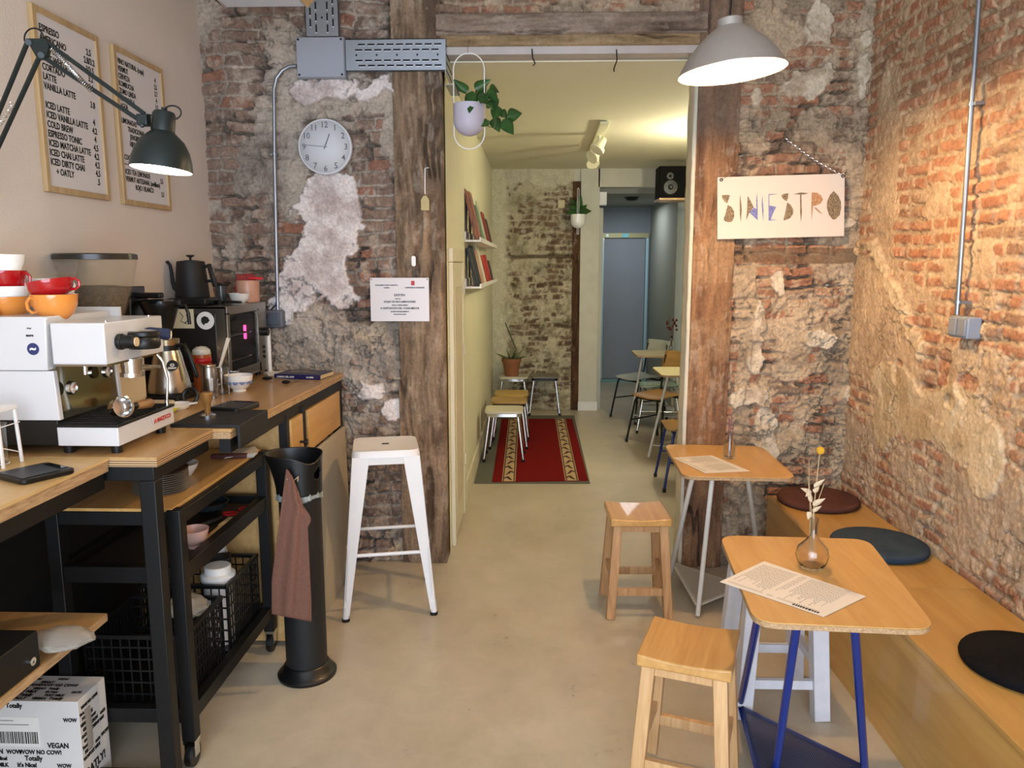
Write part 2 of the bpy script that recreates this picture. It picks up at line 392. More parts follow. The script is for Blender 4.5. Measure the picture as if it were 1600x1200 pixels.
def f_rightback(u, v):
    sd, r1, r2 = bricks(u, v, 211, .22, .058, .014, .026)
    br = sst(-.004, .004, sd)
    smear = sst(.54, .60, fbm(u, v, 5, 6, 231, .6)+.2*(r2-.5))
    smear = np.maximum(smear, blobs(u, v, bl([(1340, 300, 18, 500), (1230, 560, 36, 50), (1160, 560, 16, 200), (1310, 420, 40, 30), (1230, 690, 60, 30), (1200, 60, 60, 40), (1280, 200, 40, 30), (1260, 640, 20, 30)], 'B'), 251, .8))
    pl = blobs(u, v, bl([(1184, 490, 13, 35), (1178, 550, 13, 40), (1165, 620, 26, 20), (1190, 660, 12, 26), (1215, 440, 9, 20), (1275, 530, 28, 16), (1325, 615, 14, 20), (1265, 130, 40, 28), (1275, 40, 18, 40), (1345, 120, 10, 60), (1180, 150, 10, 20), (1200, 700, 18, 40), (1310, 350, 20, 8)], 'B'), 261, .9, 12)
    b, h, crack, openj = stack(u, v, br, r1, smear, pl, 271)
    zb0, zb1 = PY(1200, 412, YB).z, PY(1200, 387, YB).z
    beam = sst(zb0-.004, zb0+.006, v+(fbm(u, v, 8, 3, 5)-.5)*.03)*sst(zb1+.004, zb1-.006, v+(fbm(u, v, 8, 3, 6)-.5)*.03)
    h = h*(1-beam*.6)+beam*.008
    cb = mixc(Lc('#8c5e48'), Lc('#a87558'), r1); cb = mixc(cb, np.broadcast_to(Lc('#7a6555'), cb.shape), sst(.55, .75, r2))
    cm = mixc(Lc('#98866f'), Lc('#b8a388'), sst(.3, .7, fbm(u, v, 5, 5, 303)))
    c = dusty(mixc(cm, cb, b*.9), u, v, 305, '#bfa98c', '#6e5644', .5)
    c = mixc(c, mixc(Lc('#ab9880'), Lc('#cdbea6'), sst(.3, .6, fbm(u, v, 12, 5, 309, .65))), pl)
    c = mixc(c, np.broadcast_to(Lc('#5e4a38'), c.shape), beam*.75); c = mixc(c, np.broadcast_to(Lc('#3c3028'), c.shape), np.maximum(crack*.4, openj*.35))
    return h, c
def f_right(u, v):      # u = Y, v = Z
    sd, r1, r2 = bricks(u, v, 411, .21, .061, .021, .018)
    br = sst(-.003, .005, sd+(fbm(u, v, 30, 4, 415, .6)-.5)*.010)
    lowz = sst(1.0, .85, v)
    smear = sst(.56, .64, fbm(u, v, 6, 6, 431, .6)+.18*(r2-.5))*.9
    pl = blobs(u, v, bl([(1420, 640, 60, 45), (1500, 660, 60, 60), (1545, 720, 30, 70), (1400, 600, 40, 30), (1385, 660, 22, 60)], 'R'), 461, .5, 6)
    a, c_ = PX(1368, 385, XR), PX(1440, 545, XR)
    t = np.clip((u-c_.y)/(a.y-c_.y), 0, 1); zl = c_.z+(a.z-c_.z)*t
    ridge = sst(.05, .02, np.abs(v-zl)+(fbm(u, v, 14, 5, 443, .6)-.5)*.08)*sst(c_.y-.08, c_.y, u)
    below = sst(0, .04, zl-v+(fbm(u, v, 9, 5, 445, .6)-.5)*.12)*sst(c_.y-.1, c_.y+.05, u)*sst(1.05, 1.15, v)
    q = PX(1520, 580, XR)
    below = np.maximum(below, blobs(u, v, [(q.y, q.z, .24, .15)], 447, .7))
    smear = np.maximum(smear, np.maximum(below*.9, sst(.44, .53, fbm(u, v, 6, 5, 449, .6)+.12*(r2-.5))*lowz*.9))
    smear = np.maximum(smear, blobs(u, v, bl([(1380, 350, 20, 250), (1370, 600, 12, 200)], 'R'), 450, .8)*.85)
    patch = blobs(u, v, bl([(1405, 580, 8, 22), (1445, 606, 8, 12), (1478, 570, 12, 28), (1515, 605, 20, 22), (1490, 628, 8, 12)], 'R'), 453, .5, 16)
    b, h, crack, openj = stack(u, v, br, r1, smear*(1-patch), pl, 471, .36, .0)
    b = np.maximum(b, patch*.9)
    h += ridge*.022 + below*.006 - patch*.01
    cb = mixc(Lc('#a46c4e'), Lc('#b98263'), r1); cb = mixc(cb, np.broadcast_to(Lc('#8f7058'), cb.shape), sst(.70, .85, r2)*.7)
    cb = mixc(cb, np.broadcast_to(Lc('#8a6450'), cb.shape), lowz*.5)
    cm = mixc(Lc('#b49a7c'), Lc('#cbb292'), sst(.3, .7, fbm(u, v, 5, 5, 503)))
    cm = mixc(cm, np.broadcast_to(Lc('#ad9e8a'), cm.shape), lowz*.6)
    c = dusty(mixc(cm, cb, b*(.82+.18*fbm(u, v, 22, 4, 505))), u, v, 507, '#c9b190', '#8a6c52', .28)
    c = mixc(c, mixc(Lc('#b89f7a'), Lc('#dac6a4'), sst(.3, .65, fbm(u, v, 6, 6, 509, .6))), np.maximum(pl, ridge*.8)*.9)
    c = mixc(c, np.broadcast_to(Lc('#4a3a2e'), c.shape), np.maximum(crack*.45, openj*.15))
    h = np.where(v < .49, np.minimum(h, .004), h)
    return h, c
def f_hall(u, v):
    sd, r1, r2 = bricks(u, v, 611, .24, .068, .016, .04)
    br = sst(-.004, .006, sd)
    smear = sst(.47, .54, fbm(u, v, 5, 6, 631, .65)+.26*(r2-.5))
    edge = sst(.10, .0, u+.38+(fbm(u, v, 7, 4, 633)-.5)*.16)
    topb = sst(2.58, 2.62, v+(fbm(u, v, 7, 4, 634)-.5)*.2)
    pl = np.maximum(edge, topb*.7)
    b = br*(1-smear)*(1-pl)
    seam = sst(.03, .015, np.abs(v-1.78+(fbm(u, v, 5, 2, 3)-.5)*.03))*(1-edge)
    h = b*.02*r1 + pl*.02 + (fbm(u, v, 16, 5, 637, .6)-.5)*.035 - seam*.02
    cb = mixc(Lc('#5c4a38'), Lc('#806650'), r1)
    cm = mixc(Lc('#8f8468'), Lc('#bdb294'), sst(.3, .65, fbm(u, v, 9, 6, 639, .65)))
    c = dusty(mixc(cm, cb, b), u, v, 640, '#c4baa0', '#54452f', .6)
    c = mixc(c, np.broadcast_to(Lc('#cfc8ac'), c.shape), pl); c = mixc(c, np.broadcast_to(Lc('#4a3824'), c.shape), seam*.8)
    return h, c
def f_post(u, v, seed=701, c1='#5e4b3b', c2='#8f7860', c3='#a98f76', white=.0):
    wu = u+(fbm(u, v, 3, 4, seed+2)-.5)*.05
    g = fbm(wu*9, v*1.1, 2.6, 6, seed, .62); fine = fbm(wu*34, v*3, 2.2, 5, seed+5, .65)
    lowf = fbm(u, v, 4, 6, seed+9, .65)
    crack = sst(.030, .0, np.abs(fbm(wu*5, v*.6, 1.3, 4, seed+11)-.5))*sst(.42, .5, fbm(u, v, 2, 3, seed+13))
    h = (g-.5)*.026 + (fine-.5)*.010 - crack*.03 + (lowf-.5)*.035
    c = mixc(Lc(c1), Lc(c2), sst(.3, .7, g)); c = mixc(c, np.broadcast_to(Lc(c3), c.shape), sst(.5, .7, lowf)*.6)
    c = mixc(c, np.broadcast_to(Lc('#3a2d22'), c.shape), crack*.7)
    w = sst(.62, .7, fbm(u, v*.5, 22, 5, seed+17, .65)); c = mixc(c, np.broadcast_to(Lc('#c0b4a2'), c.shape), w*.22)
    c *= (.62+.76*fine)[..., None]
    return h, c
mapB = lambda yb: (lambda u, v, h: (u, yb-h, v))
mapR = lambda u, v, h: (XR-h, u, v)
ZC = 3.3
relief('wall_back_left', XL-.02, -.745, 0, ZC, .005, f_left, mapB(YB), m_rock, .2, label='rough stripped brick and plaster wall behind the counter')
relief('wall_back_right', 1.03, XR+.05, 0, ZC, .005, f_rightback, mapB(YB), m_rock, .2, label='rough stripped brick wall behind the back table and the painted sign')
relief('wall_right', 2.1, 4.28, 0, ZC, .005, f_right, mapR, m_rock, .15, label='orange brick wall along the bench')
relief('wall_right_near', -1.5, 2.1, 0, ZC, .03, f_right, mapR, m_rock, .15, label='nearer stretch of the orange brick wall')
relief('wall_lintel', -.76, 1.05, 2.955, ZC, .007, f_rightback, mapB(YB), m_rock, .2, label='brickwork above the passage beam')

# ---- timber
def post(name, u0, u1, v0, v1, yb, seed, label, dep=.18, **k):
    return relief(name, u0, u1, v0, v1, .0045, lambda u, v: f_post(u, v, seed, **k), mapB(yb), m_timber, dep, label=label)
post('trim_1', -.752, -.500, 0, ZC, 4.165, 701, 'old grey timber post left of the passage, the notice pinned on it')
def f_post2(u, v):
    h, c = f_post(u, v, 741, '#6a4c38', '#8e6a4c', '#a58666')
    g = sst(2.30, 2.42, v+(fbm(u, v, 4, 3, 77)-.5)*.1); c = mixc(c, c*.0+Lc('#74665a'), g*.55)  # greyer above the pendant's cut-off: the dimmer light is put into the colour
    return h*1.3, c
relief('trim_2', .832, 1.045, 0, ZC, .0045, f_post2, mapB(4.15), m_timber, .16, label='reddish old timber post right of the passage')
def f_beam(u, v): h, c = f_post(v, u, 761, '#6a5a4c', '#8c7a6a', '#9a8878'); return h*.6, c
relief('trim_3', -.515, .86, 2.85, 2.945, .005, f_beam, mapB(4.13), m_timber, .2, label='long grey timber lintel over the passage')
def f_beam2(u, v): h, c = f_post(v, u, 781, '#7c6648', '#9a8260', '#a08a68'); return h*.4, c
relief('trim_4', -.50, .86, 2.80, 2.85, .005, f_beam2, mapB(4.165), m_timber, .2, label='narrow brown timber under the grey lintel')
struct('trim_5', MB().box(-.50, .86, 4.19, 4.5, 2.762, 2.80), M('reveal_plaster', '#b9b2ae', .8, var=.08, vs=12, bump=.3, bs=30), 'white plastered underside edge of the passage lintel')
# jagged plaster of the right reveal
struct('trim_6', MB().grid(lambda a, b: Vector((.80+.012*fbm(np.array(a*3.), np.array(b*30.), 1, 3, 5)+.02, 4.17+a*.17, b*2.76)), 6, 90), M('reveal_white', '#cfc8b4', .8, var=.08, vs=10, bump=.4, bs=30), 'white plastered reveal right of the passage', solid=.02)

# ---- plain shell
m_wl = M('painted_left_wall', '#dbcfc2', .85, var=.02, vs=2, bump=.15, bs=120)
struct('wall_left', MB().box(XL-.15, XL, -1.5, 4.2, 0, ZC), m_wl, 'plain cream wall behind the counter')
m_floor = M('microcement_floor', '#a2967f', .32, var=0, vs=1.3, bump=.06, bs=9, col2='#c2b7a2', stretch=(1, .7, 1))
def floor_detail(m):
    nt = m.node_tree; L = nt.links; b = nt.nodes['Principled BSDF']; src = b.inputs['Base Color'].links[0].from_socket
    tc = nt.nodes.new('ShaderNodeTexCoord'); n = nt.nodes.new('ShaderNodeTexNoise'); n.inputs['Scale'].default_value = 6; n.inputs['Detail'].default_value = 9; n.inputs['Roughness'].default_value = .7; n.inputs['Distortion'].default_value = .8
    L.new(tc.outputs['Object'], n.inputs['Vector'])
    mr = nt.nodes.new('ShaderNodeMapRange'); mr.inputs[1].default_value = .3; mr.inputs[2].default_value = .7; mr.inputs[3].default_value = .90; mr.inputs[4].default_value = 1.08; L.new(n.outputs['Fac'], mr.inputs[0])
    v = nt.nodes.new('ShaderNodeTexVoronoi'); v.inputs['Scale'].default_value = 5.5; L.new(tc.outputs['Object'], v.inputs['Vector'])
    m2_ = nt.nodes.new('ShaderNodeMapRange'); m2_.inputs[1].default_value = .015; m2_.inputs[2].default_value = .035; m2_.inputs[3].default_value = .45; m2_.inputs[4].default_value = 1; L.new(v.outputs['Distance'], m2_.inputs[0])
    mu = nt.nodes.new('ShaderNodeMath'); mu.operation = 'MULTIPLY'; L.new(mr.outputs[0], mu.inputs[0]); L.new(m2_.outputs[0], mu.inputs[1])
    vm = nt.nodes.new('ShaderNodeVectorMath'); vm.operation = 'SCALE'; L.new(src, vm.inputs[0]); L.new(mu.outputs[0], vm.inputs['Scale']); L.new(vm.outputs[0], b.inputs['Base Color'])
    rr_ = nt.nodes.new('ShaderNodeMapRange'); rr_.inputs[1].default_value = .3; rr_.inputs[2].default_value = .7; rr_.inputs[3].default_value = .26; rr_.inputs[4].default_value = .42; L.new(n.outputs['Fac'], rr_.inputs[0]); L.new(rr_.outputs[0], b.inputs['Roughness'])
floor_detail(m_floor)
struct('floor', MB().box(XL-.15, XR+.2, -1.5, 13, -.1, 0), m_floor, 'pale polished cement floor')
m_ceil = M('front_ceiling_paint', '#c9c4ba', .9)
struct('ceiling', MB().box(XL-.15, XR+.2, -1.5, 4.3, ZC, ZC+.1), m_ceil, 'ceiling of the front room')
m_hall = M('hall_plaster', '#d6d2b6', .8, var=.03, vs=2.5, bump=.14, bs=18)
struct('ceiling_passage', MB().box(-.7, XR+.2, 4.32, 9.1, 2.755, 2.9), M('hall_ceiling_paint', '#dad6bc', .8, var=.02, vs=2), 'cream ceiling of the passage room')
struct('wall_passage_left', MB().box(-.66, -.50, 4.30, 9.0, 0, 2.8), m_hall, 'cream wall of the passage room with the book ledges')
struct('wall_passage_right', MB().box(XR, XR+.15, 4.3, 9.0, 0, 2.8), m_hall, 'right wall of the passage room')
struct('wall_passage_front', MB().box(.845, XR+.1, 4.26, 4.35, 0, 2.8), m_hall, 'inner face of the brick wall')
relief('wall_passage_back', -.52, .425, 0, 2.76, .011, f_hall, mapB(8.93), m_rock, .1, label='stripped brick wall at the end of the passage room')
def f_dark(u, v): h, c = f_post(u, v, 801, '#4a321f', '#67452a', '#5c4028'); return h, c*.9
relief('trim_7', .415, .52, 0, 2.62, .008, f_dark, mapB(8.915), m_timber, .1, label='dark brown timber strip beside the white pier')
m_pier = M('white_plaster_pier', '#c9c6b6', .8, var=.06, vs=6, bump=.3, bs=20)
def pierx(a, b): return Vector((0, 0, 0))
struct('wall_passage_pier', MB().box(.505, .715, 8.90, 9.1, 0, 2.76).box(.415, .52, 8.93, 9.1, 2.6, 2.76), m_pier, 'white plastered pier')
struct('wall_passage_lintel', MB().box(.7, XR+.1, 8.90, 9.1, 2.555, 2.76), m_pier, 'white plastered lintel over the rear opening')
struct('baseboard_pier', MB().box(.50, .725, 8.885, 8.902, 0, .10), m_white, 'white skirting at the foot of the pier')
m_rear = M('rear_passage_paint', '#9a9c8e', .8, var=.02)
struct('wall_rear_right', MB().box(1.63, 1.75, 9.1, 11.3, 0, 2.6), m_rear, 'greenish grey wall of the rear passage')
struct('wall_rear_left', MB().box(.60, .715, 9.1, 11.3, 0, 2.6), m_rear, 'left wall of the rear passage')
struct('wall_rear_back', MB().box(.6, 1.75, 11.2, 11.3, 0, 2.6), M('rear_blue_grey', '#8f959b', .8), 'blue-grey wall above the rear door')
struct('ceiling_rear', MB().box(.6, 1.75, 9.1, 11.3, 2.5, 2.6), M('rear_ceiling_paint', '#8f9088', .8), 'ceiling of the rear passage')
d = thing('door_2', 'blue-grey door at the far end of the passage', 'door', (1.28, 11.16, 0)); d['kind'] = 'structure'
mdoor = M('blue_grey_door', '#8c929b', .6, var=.02)
P('door_slab', MB().box(.975, 1.555, 11.14, 11.18, .05, 2.06), mdoor, d, True, bevel=.004)
P('head_rail', MB().box(.93, 1.60, 11.12, 11.19, 2.07, 2.135), M('brass_rail', '#8f8f70', .35, .5), d, True, label='greenish metal head rail')
P('jamb', MB().box(.93, .972, 11.13, 11.19, 0, 2.07), M('gap_light_and_plate_blue', '#a9cbd6', .2, spec=.8), d, True, label='pale blue glazed jamb')  # daylight at the door edges put in as pale blue colour
P('jamb', MB().box(1.56, 1.60, 11.13, 11.19, 0, 2.07), MC['gap_light_and_plate_blue'], d, True, label='pale blue glazed jamb')
P('plate', MB().box(1.22, 1.31, 11.11, 11.12, 2.075, 2.13), M('cyan_sign', '#7fd0dd', .4), d, True, label='small cyan plate')
P('plate', MB().box(.99, 1.03, 11.11, 11.12, 2.08, 2.125), MC['gap_light_and_plate_blue'], d, True)
P('threshold', MB().box(.93, 1.60, 11.10, 11.19, 0, .045), M('teal_threshold', '#7aa3a3', .5), d, True)
struct('wall_front', MB().box(XL-.15, XR+.2, -1.6, -1.5, 2.85, ZC).box(XL-.15, XL+.1, -1.6, -1.5, 0, 2.85).box(XR-.1, XR+.2, -1.6, -1.5, 0, 2.85).box(XL, XR, -1.6, -1.5, 0, .15), m_wl, 'shopfront wall behind the viewer')

# door_1 : low cupboard door in the passage's left wall
d = thing('door_1', 'low cream cupboard door in the passage wall', 'door', (-.49, 4.75, 0)); d['kind'] = 'structure'
m_dr = M('cream_door_paint', '#d2ccb2', .5, var=.04, vs=6)
P('frame', MB().box(-.50, -.475, 4.44, 4.50, 0, 1.70).box(-.50, -.475, 5.06, 5.13, 0, 1.70).box(-.50, -.474, 4.44, 5.13, 1.702, 1.78), m_dr, d, True, bevel=.003)
P('door_leaf', MB().box(-.50, -.482, 4.50, 5.06, .02, 1.70), m_dr, d, True, bevel=.003)
P('panel', MB().box(-.484, -.478, 4.58, 4.98, .2, 1.55), M('door_panel_paint', '#cabfa6', .55, var=.05, vs=6), d, True, bevel=.002)
for z in (.35, 1.10, 1.5): P('hinge', MB().cyl((-.472, 5.06, z), (-.472, 5.06, z+.07), .007), m_dr, d, True)
struct('baseboard_passage', MB().box(-.50, -.482, 5.14, 8.9, 0, .16), m_dr, 'cream skirting along the passage wall', bevel=.003)

# ================================================================== LEFT: menu boards
m_frame = wood('frame_pine', '#a8895c', '#c2a478', .5, 'z', 8)
m_board = M('board_paper', '#d8d2ce', .6)
def board(name, corners, label, lines, fs, sx, bold, under=None):
    tl, tr, blc, br = [PX(x, y, XL+.012) for x, y in corners]
    y0 = (tl.y+blc.y)/2; y1 = (tr.y+br.y)/2; z1 = (tl.z+tr.z)/2; z0 = (blc.z+br.z)/2
    t = thing(name, label, 'menu board', (XL, (y0+y1)/2, z0))
    w = .022
    P('frame', MB().box(XL, XL+.019, y0, y0+w, z0, z1).box(XL, XL+.019, y1-w, y1, z0, z1).box(XL, XL+.019, y0+w, y1-w, z0, z0+w).box(XL, XL+.019, y0+w, y1-w, z1-w, z1), m_frame, t, True, bevel=.002)
    P('panel', MB().box(XL, XL+.012, y0+w, y1-w, z0+w, z1-w), m_board, t, True)
    fm = F_LEFT((XL+.0125, y0+w, z0)); Wd = y1-y0-2*w; Hh = z1-z0
    it = []
    for f, s, pr, al in lines:
        yy = Hh*(1-f)-fs*.35
        if s: it.append((s, al*Wd+.010, yy, fs, 'LEFT'))
        if pr: it.append((pr, Wd*.87, yy-.010, fs, 'CENTER'))
    text('lettering', it, m_ink, t, fm, bold, sx)
    if under: P('underline', MB().box(XL+.012, XL+.0135, y0+w+under[0]*Wd, y0+w+under[1]*Wd, z1-under[2]*Hh-.012, z1-under[2]*Hh-.009), m_ink, t, True)
    return t
L1 = ['ESPRESSO|2.5', 'AMERICANO|2.8/3.2', 'CAPPUCCINO|3/3.5', 'FLAT WHITE|3.2', 'CORTADO|2.6', 'LATTE|', 'VANILLA LATTE|3.8', '|', 'ICED LATTE|4', 'ICED VANILLA LATTE|4.2', 'COLD BREW|4', 'ESPRESSO TONIC|4.5', 'ICED MATCHA LATTE|4.2', 'ICED CHAI LATTE|4.2', 'ICED DIRTY CHAI|4.5', '+ OATLY|.5']
board('menu_board', [(51, 7), (154, 58), (68, 299), (168.6, 313)], 'larger wood-framed coffee menu board, left of the two on the cream wall', [(.105+.0515*i, s.split('|')[0], s.split('|')[1], .02 if 'OATLY' not in s else .1) for i, s in enumerate(L1)], .0335, .80, .0007)
L2 = [('VINO NATURAL (copa)', '4', 0), ('VERMUT', '2.5', 0), ('CERVEZA', '3.7', 0), ('KOMBUCHA', '4', 0), ('ZUMO LINDA', '3.5', 0), ('FRITZ-KOLA', '3.5', 0), ('AGUA', '2', 0), ('', '', 0), ('LIMONADAS', '', 0), ('TRADICIONAL', '3.5', .12), ('JENGIBRE', '', .16), ('HIERBABUENA', '', .14), ('', '', 0), ('COCKTAILS', '', 0), ('', '', 0), ('ICED TEA LEMONADE', '5.5', 0), ('VERMUT ARTESANAL (sevillano)', '', 0), ('ROJO / BLANCO', '3.5', .2)]
board('menu_board', [(177, 72), (255, 108), (190, 320), (264, 328)], 'smaller wood-framed drinks menu board, right of the two and partly behind the lamp', [(.085+.0465*i, a, b, c+.01) for i, (a, b, c) in enumerate(L2)], .031, .70, .0005, (.02, .4, .72))

# desk lamp
lampY = 2.15
m_lamp = M('lamp_green_black', '#1c2422', .4, .2, bump=.02)
t = thing('desk_lamp', 'dark articulated arm lamp with glowing bell shade over the counter', 'lamp', (XL, 2.38, 1.9))
E0 = PY(56, 62, lampY); E1 = PY(76, 78, lampY); Wb = PX(-60, 300, XL+.02)
Hd = PY(262, 185, lampY)
A1 = PY(226, 178, lampY+.01); A2 = PY(224, 192, lampY+.01)
off = Vector((.012, -.012, -.028))
P('wall_bracket', MB().cbox((XL+.02, Wb.y, Wb.z), (.04, .07, .12)).cyl(Wb, Wb+Vector((.03, 0, .03)), .012), m_lamp, t, True, bevel=.004)
P('lower_arm', MB().tube([Wb+Vector((.03, 0, .03)), PY(43, 66, lampY)], .0065).tube([Wb+Vector((.05, 0, .0)), PY(62, 88, lampY)], .0065), m_lamp, t, True)
P('upper_arm', MB().tube([PY(70, 64, lampY), A1], .006).tube([PY(66, 88, lampY), A2], .006), m_lamp, t, True)
P('elbow', MB().pane([PY(40, 60, lampY-.008), PY(70, 60, lampY-.008), PY(76, 72, lampY-.008), PY(70, 92, lampY-.008), PY(58, 92, lampY-.008)], (0, .016, 0)).cyl(PY(44, 66, lampY-.014), PY(44, 66, lampY+.014), .008).cyl(PY(64, 86, lampY-.014), PY(64, 86, lampY+.014), .008), m_lamp, t, True)
def helix(p, q, r, turns, n=10):
    p, q = Vector(p), Vector(q); z = (q-p).normalized(); x = z.orthogonal().normalized(); y = z.cross(x)
    return [p+(q-p)*i/(turns*n)+(x*cos(2*pi*i/n)+y*sin(2*pi*i/n))*r for i in range(turns*n+1)]
P('spring', MB().tube(helix(PY(80, 75, lampY), PY(144, 143, lampY), .006, 26), .0012, 5), m_chrome, t, True)
P('spring', MB().tube(helix(PY(20, 162, lampY), PY(-12, 210, lampY), .006, 14), .0012, 5), m_chrome, t, True)
def arcpx(cx, cy, rx, ry, a0, a1, Y, n=14): return [PY(cx+rx*cos(R(a0+(a1-a0)*i/n)), cy-ry*sin(R(a0+(a1-a0)*i/n)), Y) for i in range(n+1)]
P('cable', MB().tube(arcpx(53, 60, 15, 16, -20, 200, lampY), .0022, 6).tube([PY(215, 180, lampY), PY(232, 179, lampY), PY(250, 183, lampY)], .0022, 6).tube(arcpx(269, 176, 14, 11, -70, 165, lampY), .0022, 6), m_blackp, t, True)
P('joint', MB().cbox(PY(225, 188, lampY), (.03, .03, .03)).cyl(PY(222, 196, lampY-.02), PY(222, 196, lampY+.02), .006).cyl(PY(236, 200, lampY), PY(250, 202, lampY), .006), m_lamp, t, True, bevel=.003)
sc = 2.15/1215
hc = PY(252, 266, lampY)      # centre of the rim
tilt = Matrix.Translation(hc) @ Euler((R(-4), R(5), 0)).to_matrix().to_4x4()
P('lamp_shade', MB().lathe([(.0815, 0), (.081, .008), (.078, .028), (.070, .055), (.056, .080), (.036, .098), (.030, .104), (.030, .150), (.026, .157), (.008, .160), (.008, .168), (0, .168)], seg=40, mat=tilt), m_lamp, t, True)
P('shade_lining', MB().lathe([(.079, .001), (.076, .028), (.068, .053), (.054, .077), (.034, .094), (0, .098)], seg=40, mat=tilt), M('lamp_white_lining', '#f2efe6', .4), t, True)
P('bulb', MB().sph(tilt @ Vector((0, 0, .045)), .031), M('desk_bulb', '#fff0d0', emit=80), t, True)
P('bulb_diffuser', MB().lathe([(0, .010), (.074, .010), (.075, .012), (0, .012)], seg=32, mat=tilt), M('frosted_glow', '#fff4dc', .5, emit=9), t, True)

# wall clock
cc = PY(509, 230, YB-.05); rr = .142
t = thing('wall_clock', 'round white wall clock reading quarter to one on the rough wall', 'clock', (cc.x, YB-.03, cc.z))
FM = frame3((cc.x, YB-.035, cc.z), (1, 0, 0), (0, 0, 1))
P('case', MB().lathe([(0, 0), (rr*.97, 0), (rr, .008), (rr, .03), (rr-.003, .034), (rr-.008, .034), (rr-.009, .029), (0, .029)], seg=56, mat=FM), M('clock_rim', '#d5d5d8', .3), t, True)
P('dial', MB().lathe([(0, .030), (rr-.009, .030)], seg=56, mat=FM), M('clock_dial', '#cfcfd2', .5), t, True, solid=.001)
text('numerals', [(str(n), (rr-.031)*sin(R(30*n)), (rr-.031)*cos(R(30*n))-.014, .043, 'CENTER') for n in range(1, 13)], m_ink, t, FM @ Matrix.Translation((0, 0, .031)), .0003, .95)
hp = lambda ang, l, z: FM @ Vector((l*sin(R(ang)), l*cos(R(ang)), z))
P('hour_hand', MB().bar(hp(22, -.012, .0325), hp(22, .07, .0325), .005, .002), m_ink, t, True)
P('minute_hand', MB().bar(hp(275, -.012, .0345), hp(275, .105, .0345), .004, .002), m_ink, t, True)
P('glass', MB().lathe([(0, .040), (rr*.5, .039), (rr-.009, .0345)], seg=48, mat=FM), m_thin, t, True, solid=.001)

# junction box, trays, conduit
yb = YB-.06
a = PY(462, 58, yb); c = PY(540, 122, yb)
t = thing('junction_box', 'square grey junction box between the two perforated cable trays', 'electrical box', ((a.x+c.x)/2, YB-.02, c.z))
P('box', MB().box(a.x, c.x, yb, YB+.0, c.z, a.z), m_greyp, t, True, bevel=.006)
P('lid', MB().box(a.x+.003, c.x-.003, yb-.012, yb, c.z+.003, a.z-.003), M('grey_lid', '#989da6', .4), t, True, bevel=.004)
for px, pz in ((a.x+.015, a.z-.015), (c.x-.015, a.z-.015), (a.x+.015, c.z+.015), (c.x-.015, c.z+.015)): P('screw', MB().cyl((px, yb-.014, pz), (px, yb-.010, pz), .006, seg=10), m_blackp, t, True)
m_slot = M('tray_slot', '#17181a', .8)
m_lip = M('slot_lip', '#dfe4ea', .3, .8)
def tray(name, label, x0, x1, z0, z1, y0, y1, vert):
    t = thing(name, label, 'cable tray', ((x0+x1)/2, (y0+y1)/2, z0))
    P('channel', MB().box(x0, x1, y0, y0+.003, z0, z1).box(x0, x1 if not vert else x0+.003, y0, y1, z0, z0+.003 if not vert else z1).box(x0 if not vert else x1-.003, x1, y0, y1, z1-.003 if not vert else z0, z1), m_galv, t, True)
    s = MB(); l = MB()
    if not vert:
        n = 9; pitch = (x1-x0-.07)/n
        for r, fz, off in ((0, .83, 1), (1, .66, 0), (2, .33, 0), (3, .17, 1)):
            for k in range(n):
                xx = x0+.05+k*pitch+off*pitch*.3; zz = z0+(z1-z0)*fz
                if xx+.035 < x1: s.box(xx, xx+.036, y0-.0015, y0+.001, zz-.004, zz+.004); l.box(xx+.002, xx+.036, y0-.002, y0+.001, zz-.007, zz-.0045)
        for k in range(5): s.cyl((x0+.055+k*.105, y0-.0015, (z0+z1)/2), (x0+.055+k*.105, y0+.001, (z0+z1)/2), .005, seg=10)
    else:
        n = 6
        for fx, off in ((.15, .5), (.32, 0), (.66, 0), (.83, .5)):
            for k in range(n):
                zz = z0+.02+(k+off)*.055; xx = x0+(x1-x0)*fx
                s.box(xx-.004, xx+.004, y0-.0015, y0+.001, zz, zz+.036); l.box(xx-.004, xx+.004, y0-.002, y0+.001, zz-.006, zz-.0005)
        s.cyl(((x0+x1)/2, y0-.0015, z0+.09), ((x0+x1)/2, y0+.001, z0+.09), .005, seg=10)
    P('slots', s, m_slot, t, True); P('slot_lips', l, m_lip, t, True)
    return t
b1 = PY(695, 60, yb); b2 = PY(541, 110, yb)
th = tray('cable_tray', 'perforated galvanised tray running right from the junction box', b2.x, b1.x, b2.z-.004, b1.z, yb, YB-.03, False)
# return of the tray into the depth
rx0 = b1.x; s_ = MB(); s_.box(rx0, rx0+.003, yb, 4.40, b2.z-.02, b1.z).box(rx0, rx0+.05, yb, 4.40, b2.z-.075, b2.z-.072).box(rx0+.047, rx0+.05, yb+.1, 4.40, b2.z-.075, b2.z-.02)
P('return_channel', s_, m_galv, th, True)
h_ = MB()
for k in range(8):
    for r in range(4): h_.cbox((rx0+.004, yb+.03+k*.035, b1.z-.03-r*.04), (.003, .020, .006), rx=0)
P('return_slots', h_, m_slot, th, True)
va, vb_ = PY(478, 58, yb), PY(530, 58, yb)
tray('cable_tray', 'perforated galvanised tray rising above the junction box', va.x, vb_.x, va.z+.004, ZC-.01, yb, YB-.03, True)
t = thing('conduit', 'metal conduit bending down from the junction box beside the clock', 'pipe', (PY(430, 300, YB-.03).x, YB-.03, 1.43))
yc = YB-.045
pts = [PY(463, 103, yc), PY(452, 104, yc), PY(441, 110, yc), PY(432, 122, yc), PY(428, 140, yc), PY(429, 240, yc), PY(434, 486, yc)]
P('pipe', MB().tube(pts, .0095, 10), m_galv, t, True)
